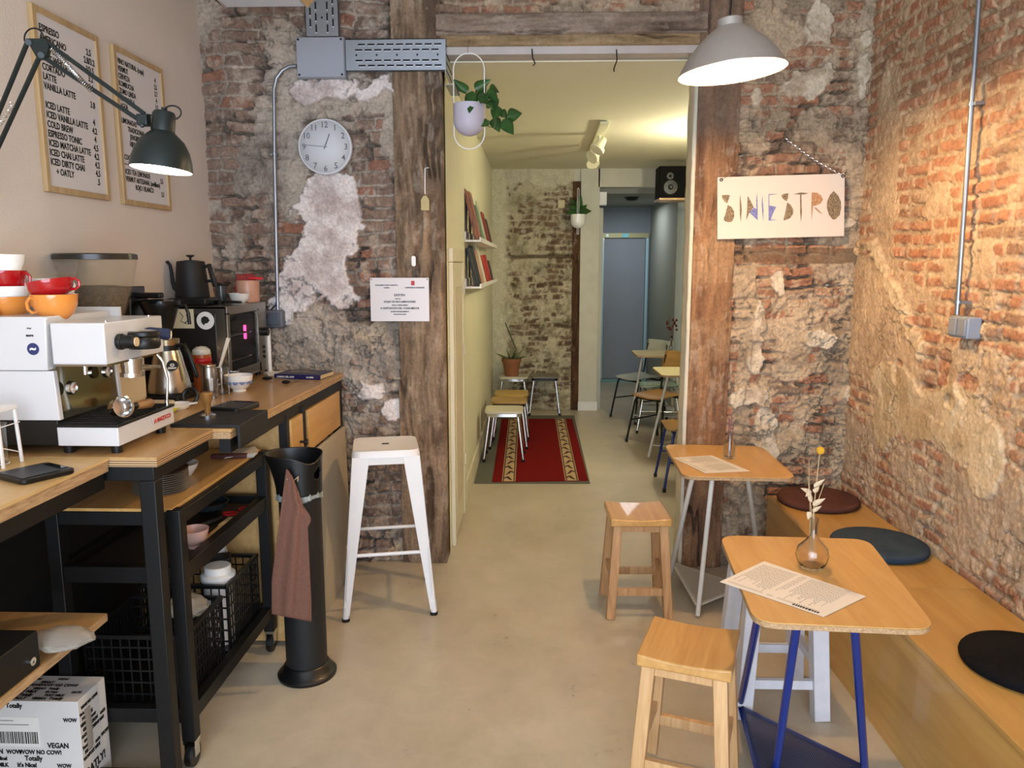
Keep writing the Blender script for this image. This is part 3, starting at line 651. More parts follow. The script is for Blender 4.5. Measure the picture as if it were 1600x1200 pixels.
for px, py in ((429, 241), (434, 474)): q = PY(px, py, yc); P('clip', MB().cyl((q.x, q.y, q.z-.006), (q.x, q.y, q.z+.006), .013).box(q.x-.025, q.x+.012, q.y+.01, YB-.012, q.z-.005, q.z+.005), m_galv, t, True)
q = PY(446+0, 499, yc); q0 = PY(430, 498, yc)
t = thing('switch_box', 'small square dark grey switch box at the foot of the conduit', 'switch', (q0.x, YB-.03, q0.z-.05))
P('box', MB().box(q0.x-.052, q0.x+.052, YB-.075, YB-.01, q0.z-.048, q0.z+.048), M('dark_grey_box', '#5c6068', .5), t, True, bevel=.012, bseg=3)
P('rocker', MB().box(q0.x-.036, q0.x+.036, YB-.082, YB-.07, q0.z-.034, q0.z+.034), M('dark_grey_rocker', '#4d525c', .4), t, True, bevel=.005)
P('cable', MB().tube([PY(434, 474, YB-.05), PY(425, 482, YB-.06), PY(414, 500, YB-.09), PY(408, 520, YB-.12)], .004), m_blackp, t, True)

# notice, key tag, bracket
a = PY(578, 434, 4.12); c = PY(671, 502, 4.12)
t = thing('notice_sheet', 'white printed notice sheet in a sleeve pinned over the left timber post', 'notice', ((a.x+c.x)/2, 4.12, c.z))
P('sheet', MB().box(a.x, c.x, 4.118, 4.120, c.z, a.z), M('notice_paper', '#cfc9c8', .25), t, True)
Wn, Hn = c.x-a.x, a.z-c.z
FN = F_BACK((a.x, 4.1172, c.z))
text('print', [('EXISTEN', Wn*.5, Hn*.58, .017, 'CENTER'), ('PARA USO', Wn*.47, Hn*.51, .007, 'CENTER'), ('HOJAS DE RECLAMACIONES', Wn*.5, Hn*.43, .015, 'CENTER'), ('OFICIAL COMPLETAMENTE', Wn*.5, Hn*.36, .008, 'CENTER'), ('A DISPOSICIÓN DEL CONSUMIDOR', Wn*.5, Hn*.28, .0145, 'CENTER'), ('DE ESTE ESTABLECIMIENTO', Wn*.5, Hn*.21, .009, 'CENTER'), ('GRACIAS POR SU VISITA', Wn*.5, Hn*.15, .007, 'CENTER'), ('COMUNIDAD DE MADRID', Wn*.76, Hn*.76, .010, 'CENTER'), ('ESTABLECIMIENTO SUJETO A INSPECCIÓN', Wn*.28, Hn*.82, .007, 'CENTER'), ('CONSUMO', Wn*.28, Hn*.76, .007, 'CENTER')], m_ink, t, FN, .0003, .9)
P('emblem', MB().box(a.x+Wn*.70, a.x+Wn*.76, 4.1165, 4.118, c.z+Hn*.83, c.z+Hn*.93), M('emblem_red', '#b33a3a', .6), t, True, label='small red emblem')
for px, pz in ((a.x+.008, a.z-.008), (c.x-.008, a.z-.008)): P('pin', MB().sph((px, 4.114, pz), .004, seg=8), m_chrome, t, True)
k = PY(664, 315, 4.12)
t = thing('key_tag', 'small yellowed wooden tag hanging from a hook on the timber post', 'tag', (k.x, 4.13, k.z-.05))
P('hook', MB().tube([PY(670, 262, 4.14), PY(669, 262, 4.12), PY(664, 263, 4.12), PY(664, 303, 4.12)], .003, 6), m_white, t, True)
P('tag', MB().prism([(-.022, 0), (.022, 0), (.022, .055), (.008, .075), (-.008, .075), (-.022, .055)], 0, .012, frame3((k.x, 4.13, k.z-.045), (1, 0, 0), (0, 0, 1))), M('yellow_tag', '#b9a878', .7, var=.1, vs=30), t, True, bevel=.002)
k = PY(646, 408, 4.13)
o = P('wall_bracket', MB().prism(rrect(.022, .055, .010), 0, .006, frame3((k.x, 4.14, k.z), (1, 0, 0), (0, 0, 1))).cyl((k.x, 4.130, k.z+.015), (k.x, 4.136, k.z+.015), .004).cyl((k.x, 4.130, k.z-.015), (k.x, 4.136, k.z-.015), .004), m_white)
tag(o, 'tiny white metal plate screwed to the post above the notice', 'bracket')

# ceiling luminaire at the top edge
t = thing('ceiling_luminaire', 'switched-off louvred ceiling light at the top left edge of the picture', 'light fitting', (-1.1, 3.2, 2.9))
a = PY(338, -6, 3.3); c = PY(492, 11, 3.3); zL = c.z
a_ = PY(352, 11, 3.3).x; b_ = PY(480, 11, 3.3).x
P('housing', MB().box(a_-.05, b_+.05, 2.2, 3.3, zL+.05, zL+.11), m_white, t, True, bevel=.004)
P('diffuser', MB().box(a_, b_, 2.2, 3.3, zL, zL+.05), M('luminaire_diffuser', '#cdd2dc', .3), t, True, bevel=.01)
P('side_reflector', MB().pane([(a_-.005, 2.2, zL), (a_-.05, 2.2, zL+.05), (a_-.05, 3.3, zL+.05), (a_-.005, 3.3, zL)], (.004, 0, -.004)), m_frame, t, True)
P('side_reflector', MB().pane([(b_+.005, 2.2, zL), (b_+.05, 2.2, zL+.05), (b_+.05, 3.3, zL+.05), (b_+.005, 3.3, zL)], (-.004, 0, -.004)), m_frame, t, True)
P('suspension_wire', MB().cyl((-1.1, 2.4, zL+.1), (-1.1, 2.4, ZC), .003).cyl((-1.1, 3.1, zL+.1), (-1.1, 3.1, ZC), .003), m_chrome, t, True)

# ================================================================== plants
m_leaf = M('pothos_leaf', '#29501f', .35, var=.45, vs=10, coat=.3)
m_stem = M('plant_stem', '#5a6b34', .6)
def leaf(mb, base, tip, w, droop=.15, n=8):
    base, tip = Vector(base), Vector(tip); ax = tip-base; L_ = ax.length; ax.normalize()
    sd = ax.cross(Vector((0, 1, 0)))
    if sd.length < .2: sd = ax.cross(Vector((1, 0, 0)))
    sd.normalize(); nm = sd.cross(ax)
    def f(u, v):
        wv = w*(sin(pi*min(1, v**.60))**.85)*(1.05-.35*v) if 0 < v < 1 else 0
        return base+ax*(L_*v)+sd*((u-.5)*wv)+nm*(abs(u-.5)*wv*.35 - droop*L_*v*v)
    mb.grid(f, 4, n)
def hang_pot(name, label, cpx, topy, boty, wpx, Y, leaves, stems, ring, mpot):
    k = Y/1215; c = PY(cpx, (topy+boty)/2, Y); zt = PY(cpx, topy, Y).z; zb = PY(cpx, boty, Y).z; r = wpx*k/2; h = zt-zb
    t = thing(name, label, 'plant', (c.x, Y, zb))
    prof = [(0, 0)]+[(r*sin(R(a)), r*(1-cos(R(a)))*.95) for a in range(12, 91, 13)]+[(r*1.01, h), (r*.93, h), (r*.93, r), (r*.6, r*.4), (0, r*.3)]
    P('pot', MB().lathe(prof, (c.x, Y, zb), 32), mpot, t, True)
    P('soil', MB().lathe([(0, h-.02), (r*.93, h-.02)], (c.x, Y, zb), 24), M('soil', '#2a1f16', .95), t, True, solid=.004)
    a, b, c_, d_ = ring  # px left, right, top, bottom
    pts = []
    L0, R0, T0, B0 = PY(a, 0, Y).x, PY(b, 0, Y).x, PY(0, c_, Y).z, PY(0, d_, Y).z
    L0 = PY(a, (c_+d_)/2, Y).x; R0 = PY(b, (c_+d_)/2, Y).x; T0 = PY(cpx, c_, Y).z; B0 = PY(cpx, d_, Y).z
    rr_ = (R0-L0)/2; mx = (L0+R0)/2
    for i in range(17): an = pi*i/16; pts.append((mx+rr_*cos(an), Y, T0-rr_+rr_*sin(an)))
    for i in range(17): an = pi+pi*i/16; pts.append((mx+rr_*cos(an), Y, B0+rr_+rr_*sin(an)))
    P('hanger', MB().tube(pts, .003, 6, closed=True), m_white, t, True)
    st = MB()
    for s in stems: st.tube([PY(x, y, Y+dy) for x, y, dy in s], .0025, 5)
    P('stem', st, m_stem, t, True)
    lf = MB()
    for x0, y0, x1, y1, w, dy in leaves: b_, t_ = PY(x0, y0, Y+dy), PY(x1, y1, Y+dy*1.6); leaf(lf, b_, b_+(t_-b_)*1.22, w*k*1.08, .08, 12)
    P('foliage', lf, m_leaf, t, True, solid=.0008)
    return t
pY = 4.0
lv = [(726, 140, 711, 127, 14, .02), (732, 143, 712, 128, 13, -.02), (738, 142, 734, 172, 20, -.05), (741, 138, 763, 127, 16, 0), (748, 150, 757, 128, 16, .03), (762, 140, 776, 156, 15, -.03), (765, 135, 777, 143, 12, .04), (770, 152, 775, 168, 15, 0), (778, 165, 772, 184, 18, -.03), (783, 172, 791, 184, 12, .03), (792, 180, 812, 178, 20, -.02), (786, 186, 800, 207, 20, -.04), (771, 184, 779, 203, 18, .02), (763, 188, 751, 196, 12, -.02), (744, 152, 730, 158, 14, -.04), (752, 158, 762, 150, 14, -.05), (757, 145, 752, 160, 18, -.06), (760, 160, 771, 165, 14, -.02)]
stm = [[(738, 165, 0), (742, 150, -.02), (748, 140, 0), (760, 132, 0)], [(742, 163, 0), (755, 160, -.03), (768, 168, -.03), (778, 182, -.03), (790, 184, -.02)], [(768, 168, -.03), (775, 185, 0), (772, 200, 0), (763, 198, 0), (764, 188, 0)], [(736, 165, 0), (730, 150, 0), (722, 138, 0)], [(740, 165, 0), (735, 155, -.04)]]
t = hang_pot('hanging_planter', 'pale grey rounded pot with trailing heart leaves hanging under the lintel', 733, 163, 213, 48, pY, lv, stm, (709, 757, 83, 233), M('pale_grey_pot', '#b9b4c0', .5))
P('hook', MB().tube([(PY(731, 83, pY).x, 4.17, 2.81), (PY(731, 83, pY).x, 4.10, 2.81), (PY(731, 83, pY).x, pY, PY(731, 74, pY).z), (PY(731, 83, pY).x, pY, PY(731, 84, pY).z)], .003, 6), m_chrome, t, True)
lv2 = [(903, 330, 890, 322, 12, 0), (903, 328, 893, 312, 10, .02), (903, 325, 907, 308, 12, 0), (905, 330, 921, 330, 12, -.02), (904, 332, 915, 322, 11, 0), (901, 332, 886, 332, 8, -.03)]
hang_pot('hanging_planter', 'small white hanging pot with green leaves on the far timber strip', 903, 335, 357, 23, 8.78, lv2, [[(903, 338, 0), (903, 326, 0)]], (902, 904.5, 294, 366), m_whitec)
for n, (x, y0, y1, dx) in enumerate([(831, 76, 103, 5), (963, 76, 112, -4)]):
    o = P('loose_wire', MB().tube([PY(x, y0-4, 4.2), PY(x+1, (y0+y1)/2, 4.17), PY(x+dx, y1-4, 4.17), PY(x+dx*.6-1, y1, 4.17)], .0035, 6), m_blackp)
    tag(o, ['short dark wire end hanging from the lintel, nearer the planter', 'longer dark wire end hanging from the lintel, nearer the pendant lamp'][n], 'wire')

# ================================================================== passage room
t = thing('track_spotlight', 'white three-headed spotlight rail on the passage ceiling', 'light fitting', (.56, 6.3, 2.75))
m_spot = M('spot_white', '#dcd8b8', .5)
ta = PZ(945, 189, 2.75); tb = PZ(925, 235, 2.75)
P('rail', MB().bar(ta+Vector((0, 0, -.012)), tb+Vector((0, 0, -.012)), .07, .022), m_spot, t, True, bevel=.003)
mid = lambda f: ta.lerp(tb, f)
for f, dv in ((.35, Vector((-.5, -.3, -.8))), (.7, Vector((-.6, -.5, -.55))), (.95, Vector((.1, -.6, -.8)))):
    p = mid(f)+Vector((0, 0, -.10)); dv.normalize()
    hd = P('spot_head', MB().cyl(p-dv*.07, p+dv*.02, .03, .045).cyl(p+dv*.02, p+dv*.05, .062), m_spot, t, True, bevel=.003)
    P('neck', MB().cyl(mid(f)+Vector((0, 0, -.02)), p, .012), m_spot, t, True)
# the lit lamp of the passage room, hanging behind the timber post
t = thing('pendant_lamp', 'lit bare bulb pendant hidden behind the right timber post in the passage room', 'lamp', (1.42, 6.3, 2.75))
P('cord', MB().cyl((1.42, 6.3, 2.47), (1.42, 6.3, 2.755), .004), m_white, t, True)
P('bulb', MB().sph((1.42, 6.3, 2.44), .045), M('hall_bulb', '#fff5da', emit=310), t, True)

def ledge(label, za, p0, p1, books):
    y0, y1 = p0, p1
    t = thing('book_ledge', label, 'shelf', (-.5, (y0+y1)/2, za), group=None)
    P('board', MB().box(-.50, -.385, y0, y1, za, za+.014), m_white, t, True, bevel=.002)
    P('back_rail', MB().box(-.50, -.490, y0, y1, za+.014, za+.07), m_white, t, True)
    P('lip', MB().box(-.395, -.385, y0, y1, za+.014, za+.032), m_white, t, True)
    for (yy, h, w, c, lab, col2, n) in books:
        lean = .08
        B = thing('book', lab, 'book', (-.45, yy, za+.014), group='books on the %s ledge' % n)
        m = Matrix.Translation((-.415, yy, za+.016)) @ Euler((0, R(-13), 0)).to_matrix().to_4x4()
        P('cover', MB().box(-.014, 0, 0, w, 0, h, m), M('cover_'+lab.replace(' ', '_')[:30], c, .5, var=0 if not col2 else .01, vs=14, col2=col2), B, True, bevel=.001)
        P('pages', MB().box(-.012, -.002, .003, w+.001, .004, h+.001, m), m_paper, B, True)
    return t
zt = PX(724, 372, -.42).z; p = PX(724, 372, -.40); q = PX(776, 386, -.40)
def yof(px): return PX(px, 400, -.42).y
ya, yb_ = 5.03, 6.6
ledge('white book ledge on the passage wall, upper one', 1.845, 5.45, 7.75, [
 (5.47, .36, .26, '#1d1a24', 'dark blue-backed book with orange flower cover at the near end of the upper ledge', '#b0603c', 'upper'),
 (5.80, .40, .26, '#2c3a50', 'blue and orange patterned book, second on the upper ledge', '#c0704e', 'upper'),
 (6.14, .30, .24, '#5f7d62', 'sage green book leaning on the upper ledge', None, 'upper'),
 (6.45, .36, .24, '#cfcab0', 'white patterned book leaning on the upper ledge', '#8f9c7c', 'upper'),
 (6.95, .30, .26, '#7c2a1e', 'dark red book on the upper ledge', '#98392a', 'upper'),
 (7.30, .26, .24, '#4a2a20', 'brown-red book at the far end of the upper ledge', None, 'upper')])
ledge('white book ledge on the passage wall, lower one', 1.52, 5.45, 7.75, [
 (5.47, .28, .22, '#15151c', 'dark slim book at the near end of the lower ledge', None, 'lower'),
 (5.74, .30, .22, '#0f0f14', 'black book on the lower ledge', None, 'lower'),
 (6.02, .27, .22, '#c4b8a0', 'beige and orange book on the lower ledge', '#b5552f', 'lower'),
 (6.32, .32, .22, '#d0cab4', 'off-white book on the lower ledge', None, 'lower'),
 (6.66, .24, .28, '#b02820', 'bright red book on the lower ledge', None, 'lower'),
 (7.10, .25, .24, '#a83028', 'second red book, farther along the lower ledge', None, 'lower'),
 (7.42, .20, .22, '#30302c', 'dark book at the far end of the lower ledge', None, 'lower')])

# formica stools
def f_stool(label, cx, cy, rz, mseat, mleg, h=.45, w=.33, rim=None):
    t = thing('metal_stool', label, 'stool', (cx, cy, 0), rz, 'formica stools in the passage')
    P('seat', MB().prism(rrect(w, w*.92, .05), h-.022, h), mseat, t, bevel=.004)
    P('apron', MB().prism(rrect(w-.03, w*.92-.03, .04), h-.05, h-.022), rim or m_chrome, t)
    for sx in (-1, 1):
        for sy in (-1, 1):
            a = Vector((sx*(w/2-.045), sy*(w*.46-.045), h-.03)); b = Vector((sx*(w/2+.005), sy*(w*.46+.005), 0))
            lg = P('leg', MB().tube([a+Vector((-sx*.03, 0, 0)), a+Vector((sx*.0, 0, -.003)), a.lerp(b, .06), b+Vector((0, 0, .02))], .0095, 10), mleg, t)
            P('rubber_foot', MB().cyl(b, b+Vector((0, 0, .035)), .014), m_blackp, lg)
    return t
m_form = M('cream_formica', '#cfc8b0', .3); m_formt = M('tan_formica', '#a8874c', .35, var=.05, vs=20)
f_stool('white topped chrome stool nearest on the passage carpet', -.27, 6.58, 0, m_form, m_chrome)
f_stool('tan topped chrome stool behind the white topped one', -.245, 7.05, 0, m_formt, m_chrome, rim=m_blackp)
f_stool('lighter tan topped chrome stool between the tan one and the plant', -.235, 7.45, 0, M('tan_light_formica', '#b5944f', .35), m_chrome, rim=m_formt)
f_stool('cream topped chrome stool carrying the terracotta plant', -.25, 8.62, 0, m_form, m_chrome)
f_stool('grey topped chrome stool standing alone against the stripped brick wall', .105, 8.68, 0, M('grey_formica', '#77705e', .4), m_chrome, w=.33, rim=m_blackp)
# terracotta plant
t = thing('potted_plant', 'thin leafed plant in a terracotta pot standing on the far stool', 'plant', (-.27, 8.6, .45))
P('pot', MB().lathe([(0, 0), (.075, 0), (.10, .16), (.112, .16), (.114, .20), (.10, .20), (.095, .17), (0, .165)], (-.27, 8.6, .45), 28), M('terracotta', '#8c5a38', .8, var=.08, vs=20), t, True)
lf = MB()
for a in range(9):
    an = a*.72; l = .08+.05*(a % 3); leaf(lf, (-.27, 8.6, .62), (-.27+cos(an)*l*1.3, 8.6+sin(an)*l, .70+.04*(a % 2)), .028, .3)
P('foliage', lf, M('dusty_leaf', '#5c6640', .6), t, True, solid=.001)
P('stem', MB().tube([(-.27, 8.6, .62), (-.22, 8.6, .75), (-.30, 8.6, .95), (-.34, 8.6, 1.05)], .006, 6), M('dry_stem', '#3c4a2c', .7), t, True)
# carpet and mat
o = P('floor_mat', MB().prism([(PZ(741, 756).x, PZ(741, 756).y), (PZ(922, 756).x, PZ(922, 756).y), (PZ(897, 650).x, PZ(897, 650).y), (PZ(768, 650).x, PZ(768, 650).y)], .0005, .007), M('grey_mat', '#5c5c50', .95, bump=.3, bs=300)); tag(o, 'thin grey mat under the red carpet runner', 'mat')
t = thing('carpet_runner', 'red carpet runner with patterned beige borders in the passage', 'carpet', (0, 7, .007))
c4 = [PZ(772, 755), PZ(918, 755), PZ(893, 655), PZ(790, 655)]
c4 = [PZ(769, 755), PZ(919, 753), PZ(894, 656), PZ(784, 656)]
def cp(s, f, z=.013): a = c4[0].lerp(c4[1], s); b = c4[3].lerp(c4[2], s); p = a.lerp(b, f); return (p.x, p.y, z)
m_carp = M('red_carpet', '#6e120f', .95, var=.12, vs=60, bump=.4, bs=400, spec=.1)
m_bord = M('beige_border', '#b59a72', .95, var=.1, vs=60, bump=.3, bs=300)
P('pile', MB().pane([cp(0, 0, .007), cp(1, 0, .007), cp(1, 1, .007), cp(0, 1, .007)], (0, 0, .006)), m_carp, t, True)
m_mot = M('border_motif', '#3c2416', .95)
for s0, s1 in ((.10, .24), (.76, .90)):
    bo = P('border', MB().pane([cp(s0, 0), cp(s1, 0), cp(s1, 1), cp(s0, 1)], (0, 0, .0012)), m_bord, t, True)
    mo = MB()
    for i in range(15):
        f0 = (i+.1)/15; sm = (s0+s1)/2; w_ = (s1-s0)*.3*(1 if i % 2 else -1)
        mo.pane([cp(sm-w_, f0, .0145), cp(sm-w_*.1, f0+.012, .0145), cp(sm+w_, f0+.045, .0145), cp(sm+w_*.1, f0+.05, .0145)], (0, 0, .0008))
        mo.pane([cp(sm+w_, f0+.02, .0145), cp(sm+w_*1.3, f0+.035, .0145), cp(sm+w_*.5, f0+.04, .0145)], (0, 0, .0008))
    mo.pane([cp(s0+.008, 0, .0145), cp(s0+.02, 0, .0145), cp(s0+.02, 1, .0145), cp(s0+.008, 1, .0145)], (0, 0, .0006)).pane([cp(s1-.02, 0, .0145), cp(s1-.008, 0, .0145), cp(s1-.008, 1, .0145), cp(s1-.02, 1, .0145)], (0, 0, .0006))
    P('motif', mo, m_mot, bo, True)
# small things at the end wall
q = PY(877, 319, 8.9)
o = P('wall_socket', MB().box(q.x-.04, q.x+.04, 8.885, 8.925, q.z-.045, q.z+.045), M('cream_socket', '#c9bb90', .5), bevel=.006); tag(o, 'small square cream box on the far brick wall', 'socket')
a = PY(934, 299, 8.9); c = PY(945, 320, 8.9)
o = P('wall_box', MB().box(.716, .80, 8.95, 9.07, c.z, a.z), m_white, bevel=.004); tag(o, 'white box at the top of the rear opening beside the pier', 'electrical box')
o = P('door_track', MB().box(.716, .765, 8.97, 9.05, 0, c.z-.03), M('track_grey', '#b9b9ae', .6)); tag(o, 'pale upright panel edge standing in the rear opening', 'panel')
q = PZ(987, 308, 2.5)
o = P('smoke_detector', MB().lathe([(0, 0), (.06, .01), (.09, .045), (.09, .05), (0, .05)], (q.x, q.y, 2.452), 20), m_blackm); tag(o, 'small dark smoke detector on the rear passage ceiling', 'detector')
# speaker on bracket shelf
a = PY(1031, 259, 8.1); c = PY(1072, 308, 8.1)
o = P('speaker_shelf', MB().box(a.x, XR, 8.08, 8.40, c.z-.03, c.z-.008), m_ply, bevel=.002); tag(o, 'small plywood shelf under the speaker', 'shelf')
t = thing('speaker', 'black loudspeaker high up beside the right timber post', 'speaker', ((a.x+c.x)/2, 8.2, c.z-.008))
P('cabinet', MB().box(a.x, a.x+.30, 8.12, 8.38, c.z-.008, a.z), M('speaker_black', '#0b0a08', .7, spec=.15), t, True, bevel=.006)
P('tweeter', MB().cyl((a.x+.11, 8.105, a.z-.10), (a.x+.11, 8.12, a.z-.10), .035).sph((a.x+.11, 8.105, a.z-.10), .014), m_blackp, t, True)
P('woofer', MB().lathe([(0, .004), (.02, .010), (.026, .002), (.070, .001), (.078, .009), (.085, .006), (.085, 0)], seg=32, mat=frame3((a.x+.12, 8.121, a.z-.21), (1, 0, 0), (0, 0, 1))), m_blackp, t, True)

# passage tables and chairs
def tri_table(name, label, top, z, feet, joints, mleg, shelf=None, mshelf=None, th=.018, rr=.011, mtop=m_ply, shz=.12, group=None, bev=.07, loc=None):
    """top: four corners (x,y); feet / joints: three points each"""
    cx = sum(p[0] for p in top)/len(top); cy = sum(p[1] for p in top)/len(top)
    t = thing(name, label, 'table', (cx, cy, 0), group=group)
    pts = []; n = len(top)
    for i, p in enumerate(top):
        p = Vector(p); a = Vector(top[i-1]); b = Vector(top[(i+1) % n])
        q0 = p+(a-p).normalized()*bev; q1 = p+(b-p).normalized()*bev
        for k in range(7): s = k/6; pts.append(tuple(q0*(1-s)**2+p*2*s*(1-s)+q1*s*s))
    P('tabletop', MB().prism(pts, z-.004, z), mtop, t, True, bevel=.0015)
    P('edge', MB().prism(pts, z-th, z-.004), m_plyedge, t, True, label='layered plywood edge')
    P('top_bracket', MB().prism([(j[0], j[1]) for j in joints], z-th-.004, z-th-.0005), mleg, t, True)
    for f, j in zip(feet, joints):
        f = Vector((f[0], f[1], .012)); j = Vector((j[0], j[1], z-th-.004))
        P('leg', MB().tube([j+(Vector((cx, cy, z))-j)*.06, j+Vector((0, 0, -.006)), j.lerp(f, .08), f], rr, 12), mleg, t, True)
    if shelf:
        fr = MB(); c3 = [Vector((s[0], s[1], shz)) for s in shelf]
        for i in range(3):
            fr.bar(c3[i], c3[(i+1) % 3], .022, .006)
        sh = P('low_shelf', fr, mleg, t, True)
        P('mesh_panel', MB().pane([c+Vector((0, 0, .001)) for c in c3], (0, 0, .003)), mshelf, sh, True)
    return t
m_wleg = M('white_tube', '#d2cfc6', .35); m_btable = M('blue_enamel', '#0e2870', .28, coat=.3)
def mesh_mat(name, col, holes, alpha=.55, sc=140):
    m = bpy.data.materials.new(name); m.use_nodes = True; nt = m.node_tree; L = nt.links; b = nt.nodes['Principled BSDF']
    b.inputs['Base Color'].default_value = (*lin(col), 1); b.inputs['Roughness'].default_value = .5
    tc = nt.nodes.new('ShaderNodeTexCoord'); mp = nt.nodes.new('ShaderNodeMapping'); mp.inputs['Scale'].default_value = (sc, sc, 0)
    v = nt.nodes.new('ShaderNodeTexVoronoi'); v.inputs['Scale'].default_value = 1; v.inputs['Randomness'].default_value = 0
    L.new(tc.outputs['Object'], mp.inputs[0]); L.new(mp.outputs[0], v.inputs['Vector'])
    g = nt.nodes.new('ShaderNodeMath'); g.operation = 'GREATER_THAN'; g.inputs[1].default_value = holes
    L.new(v.outputs['Distance'], g.inputs[0]); L.new(g.outputs[0], b.inputs['Alpha']); return m
m_meshw = mesh_mat('perforated_white', '#b9b4a8', .25)
m_meshb = mesh_mat('perforated_blue', '#2c3556', .33)
# far table
F1 = PZ(986, 664); zt = .74
A = PZ(997, 553, zt)
tri_table('side_table', 'white legged cafe table in the passage, farther of the two', [(1.03, 7.75), (1.55, 7.75), (1.55, 8.28), (1.03, 8.28)], .78, [(1.0, 8.0), (1.5, 8.3), (1.5, 7.9)], [(1.12, 8.02), (1.45, 8.22), (1.45, 7.9)], m_wleg, [(1.04, 8.0), (1.48, 8.28), (1.48, 7.92)], m_meshw, mtop=M('pale_table_top', '#b0a47c', .5), group='cafe tables in the passage')
tri_table('side_table', 'white legged cafe table in the passage, nearer one half behind the post', [(1.05, 6.35), (1.6, 6.35), (1.6, 6.9), (1.05, 6.9)], .78, [(1.0, 6.63), (1.5, 6.9), (1.5, 6.4)], [(1.16, 6.66), (1.45, 6.85), (1.45, 6.45)], m_wleg, [(1.04, 6.63), (1.48, 6.88), (1.48, 6.44)], m_meshw, mtop=M('pale_table_top2', '#cbbf94', .5), group='cafe tables in the passage')
def chair(label, cx, cy, rz, ms, mb_, ml, back=True, arms=False):
    t = thing('school_chair', label, 'chair', (cx, cy, 0), rz, 'school chairs in the passage')
    def seatf(u, v): return Vector(((u-.5)*.38*(1-.08*v), (v-.5)*.38, .455+.018*(2*u-1)**2-.03*max(0, .25-v)+.01*v))
    P('seat', MB().grid(seatf, 10, 10), ms, t, solid=.010)
    if back:
        def bf(u, v): return Vector(((u-.5)*.38*(1-.12*v*v), .21+.05*v+.03*(1-(2*u-1)**2), .66+.20*v))
        P('backrest', MB().grid(bf, 10, 6), mb_, t, solid=.010)
        for sx in (-1, 1): P('back_post', MB().tube([(sx*.16, .15, .43), (sx*.17, .205, .50), (sx*.165, .235, .70), (sx*.16, .25, .82)], .010, 10), ml, t)
    P('seat_frame', MB().tube([(-.16, -.15, .435), (.16, -.15, .435)], .010).tube([(-.16, .15, .435), (.16, .15, .435)], .010), ml, t)
    for sx in (-1, 1):
        for sy in (-1, 1):
            b = Vector((sx*.215, sy*.22, 0)); lg = P('leg', MB().tube([(sx*.13, sy*.14, .437), (sx*.165, sy*.15, .43), (sx*.175, sy*.16, .40), b+Vector((0, 0, .02))], .0105, 10), ml, t)
            P('rubber_foot', MB().cyl(b, b+Vector((0, 0, .03)), .014), m_blackp, lg)
        P('side_rail', MB().cyl((sx*.19, -.19, .22), (sx*.19, .19, .22), .007), ml, t)
    return t
m_chw = M('chair_white', '#b5b8ac', .45); m_chg = M('chair_green', '#8fa593', .45)
chair('white seated school chair with black legs, farthest in the passage', 1.15, 8.45, R(-58), m_chw, m_chw, m_steel)
chair('pale green school chair pushed under the farther passage table', 1.27, 7.85, R(-95), m_chg, m_chg, m_chrome)
chair('wooden school chair with black legs by the nearer passage table', 1.19, 7.25, R(-50), wood('chair_ply', '#8a6434', '#a37c45', .4, 'x', 8), MC['chair_ply'], m_steel)
chair('blue legged school chair peeping out behind the right timber post', 1.19, 5.82, R(-90), MC['chair_ply'], MC['chair_ply'], m_btable)
q = (1.50, 8.0, .78)
t = thing('flower_vase', 'glass bottle with dried flowers on the farther passage table', 'vase', (1.42, 8.05, .78))
P('bottle', MB().lathe([(0, 0), (.03, 0), (.032, .10), (.012, .14), (.012, .17)], (1.42, 8.05, .78), 16), m_glass, t, True, solid=.002)
lf = MB(); 
for k in range(12): a = k*2.4; lf.sph((1.42+.05*cos(a), 8.05+.03*sin(a), 1.02+.02*k % .12), .014, seg=6)
lf.tube([(1.42, 8.05, .80), (1.42, 8.05, 1.04)], .003, 5).tube([(1.42, 8.05, .80), (1.44, 8.05, 1.15)], .002, 5).tube([(1.42, 8.05, .80), (1.39, 8.05, 1.16)], .002, 5)
P('dried_flowers', lf, M('dried_red_brown', '#5c2a1c', .8), t, True)

# ================================================================== RIGHT: pendant, sign, pipe, bench
t = thing('pendant_lamp', 'large lit aluminium pendant lamp hanging over the back table', 'lamp', (.735, 3.06, 2.4))
lc = Vector((.735, 3.06, 2.398)); TM = Matrix.Translation(lc) @ Euler((0, R(-5), 0)).to_matrix().to_4x4()
m_alu = M('spun_aluminium', '#b9b4ae', .36, .55, var=.04, vs=30, stretch=(1, 1, .1))
P('shade', MB().lathe([(.200, 0), (.201, .004), (.196, .012), (.165, .060), (.125, .105), (.085, .140), (.060, .157), (.048, .163), (.046, .190), (.030, .197), (0, .198)], seg=64, mat=TM), m_alu, t, True)
P('shade_lining', MB().lathe([(.198, .001), (.192, .012), (.161, .058), (.121, .102), (.081, .137), (.045, .156), (0, .157)], seg=64, mat=TM), M('shade_white_lining', '#f4ead6', .5), t, True)
P('bulb', MB().sph(TM @ Vector((0, 0, .038)), .036, (1, 1, .9)).cyl(TM @ Vector((0, 0, .06)), TM @ Vector((0, 0, .155)), .018), M('pendant_bulb', '#ffd49c', emit=560), t, True)
P('cord', MB().tube([TM @ Vector((0, 0, .195)), (.725, 3.06, 2.75), (.725, 3.06, ZC)], .004, 8), m_blackp, t, True)

